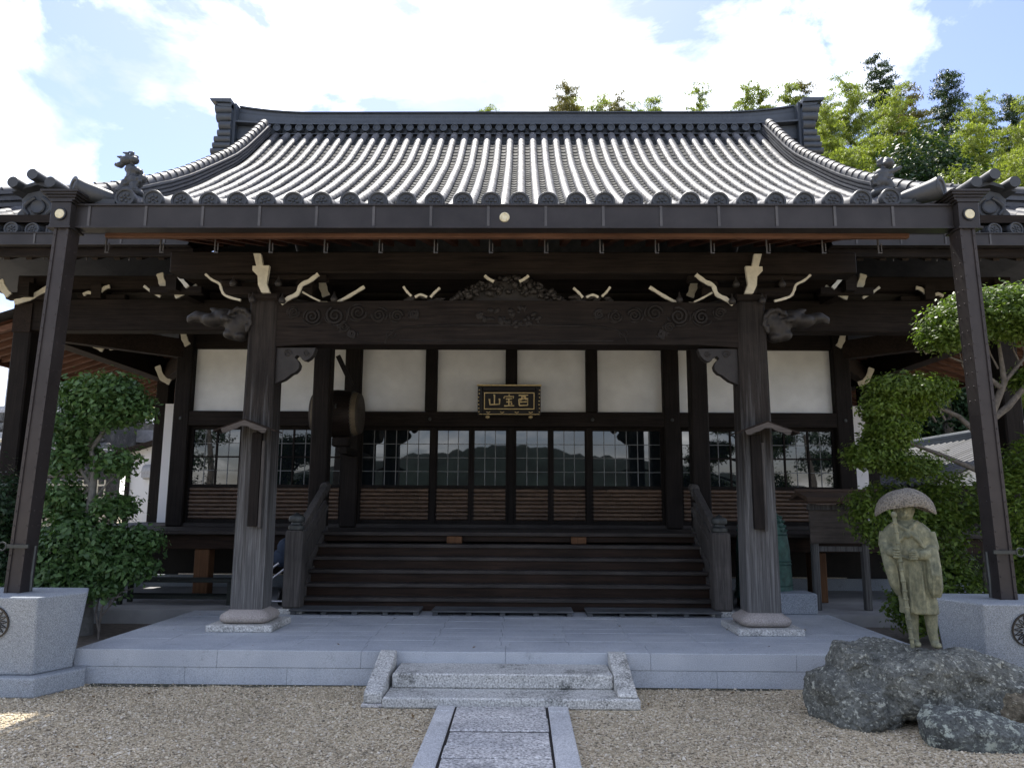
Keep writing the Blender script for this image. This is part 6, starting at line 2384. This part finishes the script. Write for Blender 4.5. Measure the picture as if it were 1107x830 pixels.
for (x, y, h, lab, sd) in ((13.8, -12, 5.2, 'broad tree across the yard mirrored in the right windows', 61), (-14.5, -11, 6.0, 'broad tree across the yard mirrored in the left windows', 62)):
    rs = np.random.RandomState(sd)
    cl = [((x + rs.uniform(-2.2, 2.2), y + rs.uniform(-1, 1), h * rs.uniform(0.45, 1.0)), (rs.uniform(.8, 1.5), 0.7, rs.uniform(.2, .4))) for _ in range(6)]
    plant('yard_tree', (x, y, 0), lab, 'tree', cl, M_LEAFH, 0.18, 160, sd, [([(x, y, 0), (x + .2, y, h * .5), (x - .1, y, h * .95)], [0.22, 0.16, 0.06])])

# ================================================================== BACKGROUND, LEFT
# white storehouse seen between tree and hall
t = thing('storehouse', (-9.3, 20, 0), 'white plastered storehouse with thin dark eaves beyond the left veranda', 'building')
MB().bb(-10.2, -6.6, 20, 24, 0, 2.95).build('wall', M_PLASB, t)
b = MB()
b.prism([(-10.55, 2.72), (-8.6, 3.32), (-6.5, 3.95), (-6.5, 4.05), (-8.6, 3.42), (-10.55, 2.82)], 19.7, 24.3)
b.build('roof', M_WY, t)
MB().prism([(-10.2, 2.951), (-6.6, 2.951), (-6.6, 3.85), (-9.9, 2.96)], 20.01, 20.1).build('gable', M_PLASB, t)
MB().lathe([(0.0, -0.2), (0.19, -0.2), (0.19, 0.2), (0.0, 0.2)], (-9.5, 19.98, 2.35), 20, Matrix.Rotation(R(90), 3, 'Y'), caps=False).bb(-9.7, -9.3, 19.8, 19.99, 2.2, 2.34).build('vent_hood', M_GRAVE, t)
MB().bb(-10.18, -10.08, 19.94, 19.99, 0, 2.8).build('corner_board', M_WZ, t)
t = thing('flat_shed', (-11.5, 25, 0), 'low grey flat roofed shed behind the white storehouse', 'shed')
MB().bb(-12.6, -8, 25, 28, 0, 3.5).build('wall', M_GRAVE, t)
MB().bb(-12.8, -7.8, 24.7, 28.2, 3.501, 3.9).build('roof', plain('grey_roof_sheet', (0.3, 0.31, 0.33), 0.6), t)
plant('round_bush', (-13.9, 28, 0), 'yellow-green rounded tree top behind the grey shed', 'tree',
      [((-13.6, 28, 4.3), (1.2, 1.0, 0.7)), ((-12.9, 28.2, 4.1), (1.0, 0.9, 0.7)), ((-13.9, 28, 3.5), (1.0, 1.0, 0.9))], M_LEAFY, 0.14, 260, 71, [([(-13.7, 28, 0), (-13.7, 28, 3.8)], [0.15, 0.08])])
# white railing
t = thing('railing', (-10.6, 18.5, 0), 'short white metal railing left of the storehouse', 'railing')
b = MB()
for z in (1.65, 1.95):
    b.bb(-11.4, -9.9, 18.48, 18.52, z, z + 0.04)
for i in range(9):
    x = -11.35 + i * 0.18
    b.bb(x - 0.015, x + 0.015, 18.485, 18.515, 1.3, 2.1)
b.bb(-11.5, -9.8, 18.4, 18.6, 0, 1.3)
b.build('rails', M_WHITE, t)


# terraced graveyard
def stonewall(name, x0, x1, y0, y1, z0, z1, label, seed):
    r = random.Random(seed)
    t = thing(name, ((x0 + x1) / 2, y0, z0), label, 'stone wall')
    b = MB()
    b.bb(x0, x1, y0 + 0.1, y1, z0, z1 - 0.1)
    z = z0
    while z < z1 - 0.12:
        h = r.uniform(0.25, 0.36)
        x = x0
        while x < x1 - 0.05:
            w = r.uniform(0.3, 0.6)
            b.box((x + w / 2, y0 + 0.05, z + h / 2), (w - 0.03, 0.2 + r.uniform(-.03, .05), h - 0.03), 0.05)
            x += w
        z += h
    b.build('stones', M_WALLS, t)
    MB().bb(x0 - 0.1, x1 + 0.1, y0 - 0.08, y1, z1 - 0.1, z1, .01).build('coping', M_GRAVE, t)
    return t


M_WALLS = granite('dark_wall_stone', (0.1, 0.1, 0.1), 0.5, 30, 0.9, stain=(0.25, 0.25, 0.23), stain_amt=(0.55, 0.72))
stonewall('retaining_wall', -20, -11.7, 20.5, 22.6, 0, 3.05, 'lower dark stone retaining wall of the hillside graveyard', 5)
stonewall('retaining_wall', -20, -12.4, 22.6, 29, 3.0, 4.3, 'upper dark stone retaining wall of the hillside graveyard', 6)


def grave(x, y, z, h, w, label, k):
    t = thing('gravestone', (x, y, z), label, 'gravestone', 'gravestones on the left hillside')
    MB().bb(x - w, x + w, y - w, y + w, z, z + 0.18, .01).build('plinth', M_GRAVE, t)
    MB().bb(x - w * 0.75, x + w * 0.75, y - w * 0.75, y + w * 0.75, z + 0.181, z + 0.42, .01).build('base', M_GRAVE, t)
    MB().bb(x - w * 0.45, x + w * 0.45, y - w * 0.45, y + w * 0.45, z + 0.421, z + h, .02).build('stone', M_GRAVE, t)


GR = [(-14.9, 23.3, 4.31, 1.75, 0.55, 'tall pale gravestone on the upper terrace, left of the steel post'), (-13.9, 23.4, 4.31, 1.4, 0.5, 'pale gravestone on the upper terrace, seen right against the steel post'),
      (-12.9, 23.3, 4.31, 1.1, 0.42, 'short gravestone on the upper terrace nearest the garden tree'), (-17.0, 25.5, 4.31, 2.2, 0.55, 'tall gravestone in the rear row, leftmost there'),
      (-15.7, 25.6, 4.31, 1.9, 0.5, 'gravestone in the middle of the rear row'), (-14.4, 25.5, 4.31, 2.3, 0.55, 'tallest gravestone in the rear row nearest the eaves'),
      (-14.2, 21.4, 3.06, 0.9, 0.4, 'low gravestone on the lower terrace in front of the upper wall')]
for g in GR:
    grave(*g, 0)
for (x, y, z, lab, sd) in ((-13.6, 21.2, 3.06, 'small dry tuft of grass on the lower graveyard wall', 81), (-15.2, 21.2, 3.06, 'pale dry tuft left on the lower graveyard wall', 82)):
    plant('grass_tuft', (x, y, z), lab, 'plant', [((x, y, z + 0.15), (0.3, 0.2, 0.18))], M_LEAFY, 0.12, 300, sd, aspect=0.2)
t = thing('water_tank', (-12.6, 17.5, 0), 'low pale blue grey box beside handrails below the graveyard', 'box')
MB().bb(-13.3, -12.0, 17.5, 18.3, 0, 2.05, .03).build('box', plain('blue_grey_panel', (0.32, 0.36, 0.42), 0.6), t)
t = thing('handrail', (-13.2, 17.2, 0), 'sloping pale handrail below the graveyard', 'handrail')
b = MB().tube([(-14.4, 17.2, 2.05), (-11.6, 17.2, 2.5)], 0.04, 8).tube([(-14.4, 17.2, 2.5), (-11.6, 17.2, 2.95)], 0.04, 8)
for x in (-14.2, -13, -11.8):
    b.tube([(x, 17.2, 0), (x, 17.2, 2.1 + (x + 14.4) * 0.16 + 0.42)], 0.03, 8)
b.build('rails', M_WHITE, t)

# ================================================================== BACKGROUND, RIGHT
t = thing('tiled_house', (12, 18, 0), 'house with bright sunlit grey tiled roof behind the right garden tree', 'house')
b = MB()
RX0, RX1 = 8.2, 11.2
nrow = 26
pv, pf = [], []
y0, y1 = 15.5, 24.0
def hz(u):
    return 1.95 + (3.15 - 1.95) * u
for i in range(30):
    ya = y0 + (y1 - y0) * i / 30
    b.tube([(RX0, ya, hz(0) + 0.03), (RX1, ya, hz(1) + 0.03)], 0.065, 7)
for j in range(14):
    u0, u1 = j / 14, (j + 1) / 14
    xa, xb = RX0 + (RX1 - RX0) * u0, RX0 + (RX1 - RX0) * u1
    b.add([(xa - .02, y0, hz(u0) + 0.02), (xa - .02, y1, hz(u0) + 0.02), (xb, y1, hz(u1) - 0.015), (xb, y0, hz(u1) - 0.015), (xa - .02, y0, hz(u0) - 0.04), (xa - .02, y1, hz(u0) - 0.04)],
          [(0, 1, 2, 3), (0, 4, 5, 1)])
b.add([(RX1, y0, 3.13), (RX1, y1, 3.13), (RX1 + 3, y1, 1.95), (RX1 + 3, y0, 1.95)], [(0, 1, 2, 3)])
hr = b.build('roof', M_TILE, t, smooth=40, recalc=False)
b = MB().bb(RX1 - 0.14, RX1 + 0.14, y0, y1, 3.1, 3.28).tube([(RX1, y0, 3.33), (RX1, y1, 3.33)], 0.1, 10)
b.build('ridge', M_TILED, hr)
MB().bb(RX0 + 0.5, RX1 + 2.5, y0 + 0.6, y1 - 0.6, 0, 2.0).build('wall', M_WZ, t)
MB().prism([(RX0 + 0.5, 2.0), (RX1 + 2.5, 2.0), (RX1, 3.05)], y0 + 0.6, y0 + 0.7).build('gable', M_PLAS, t)
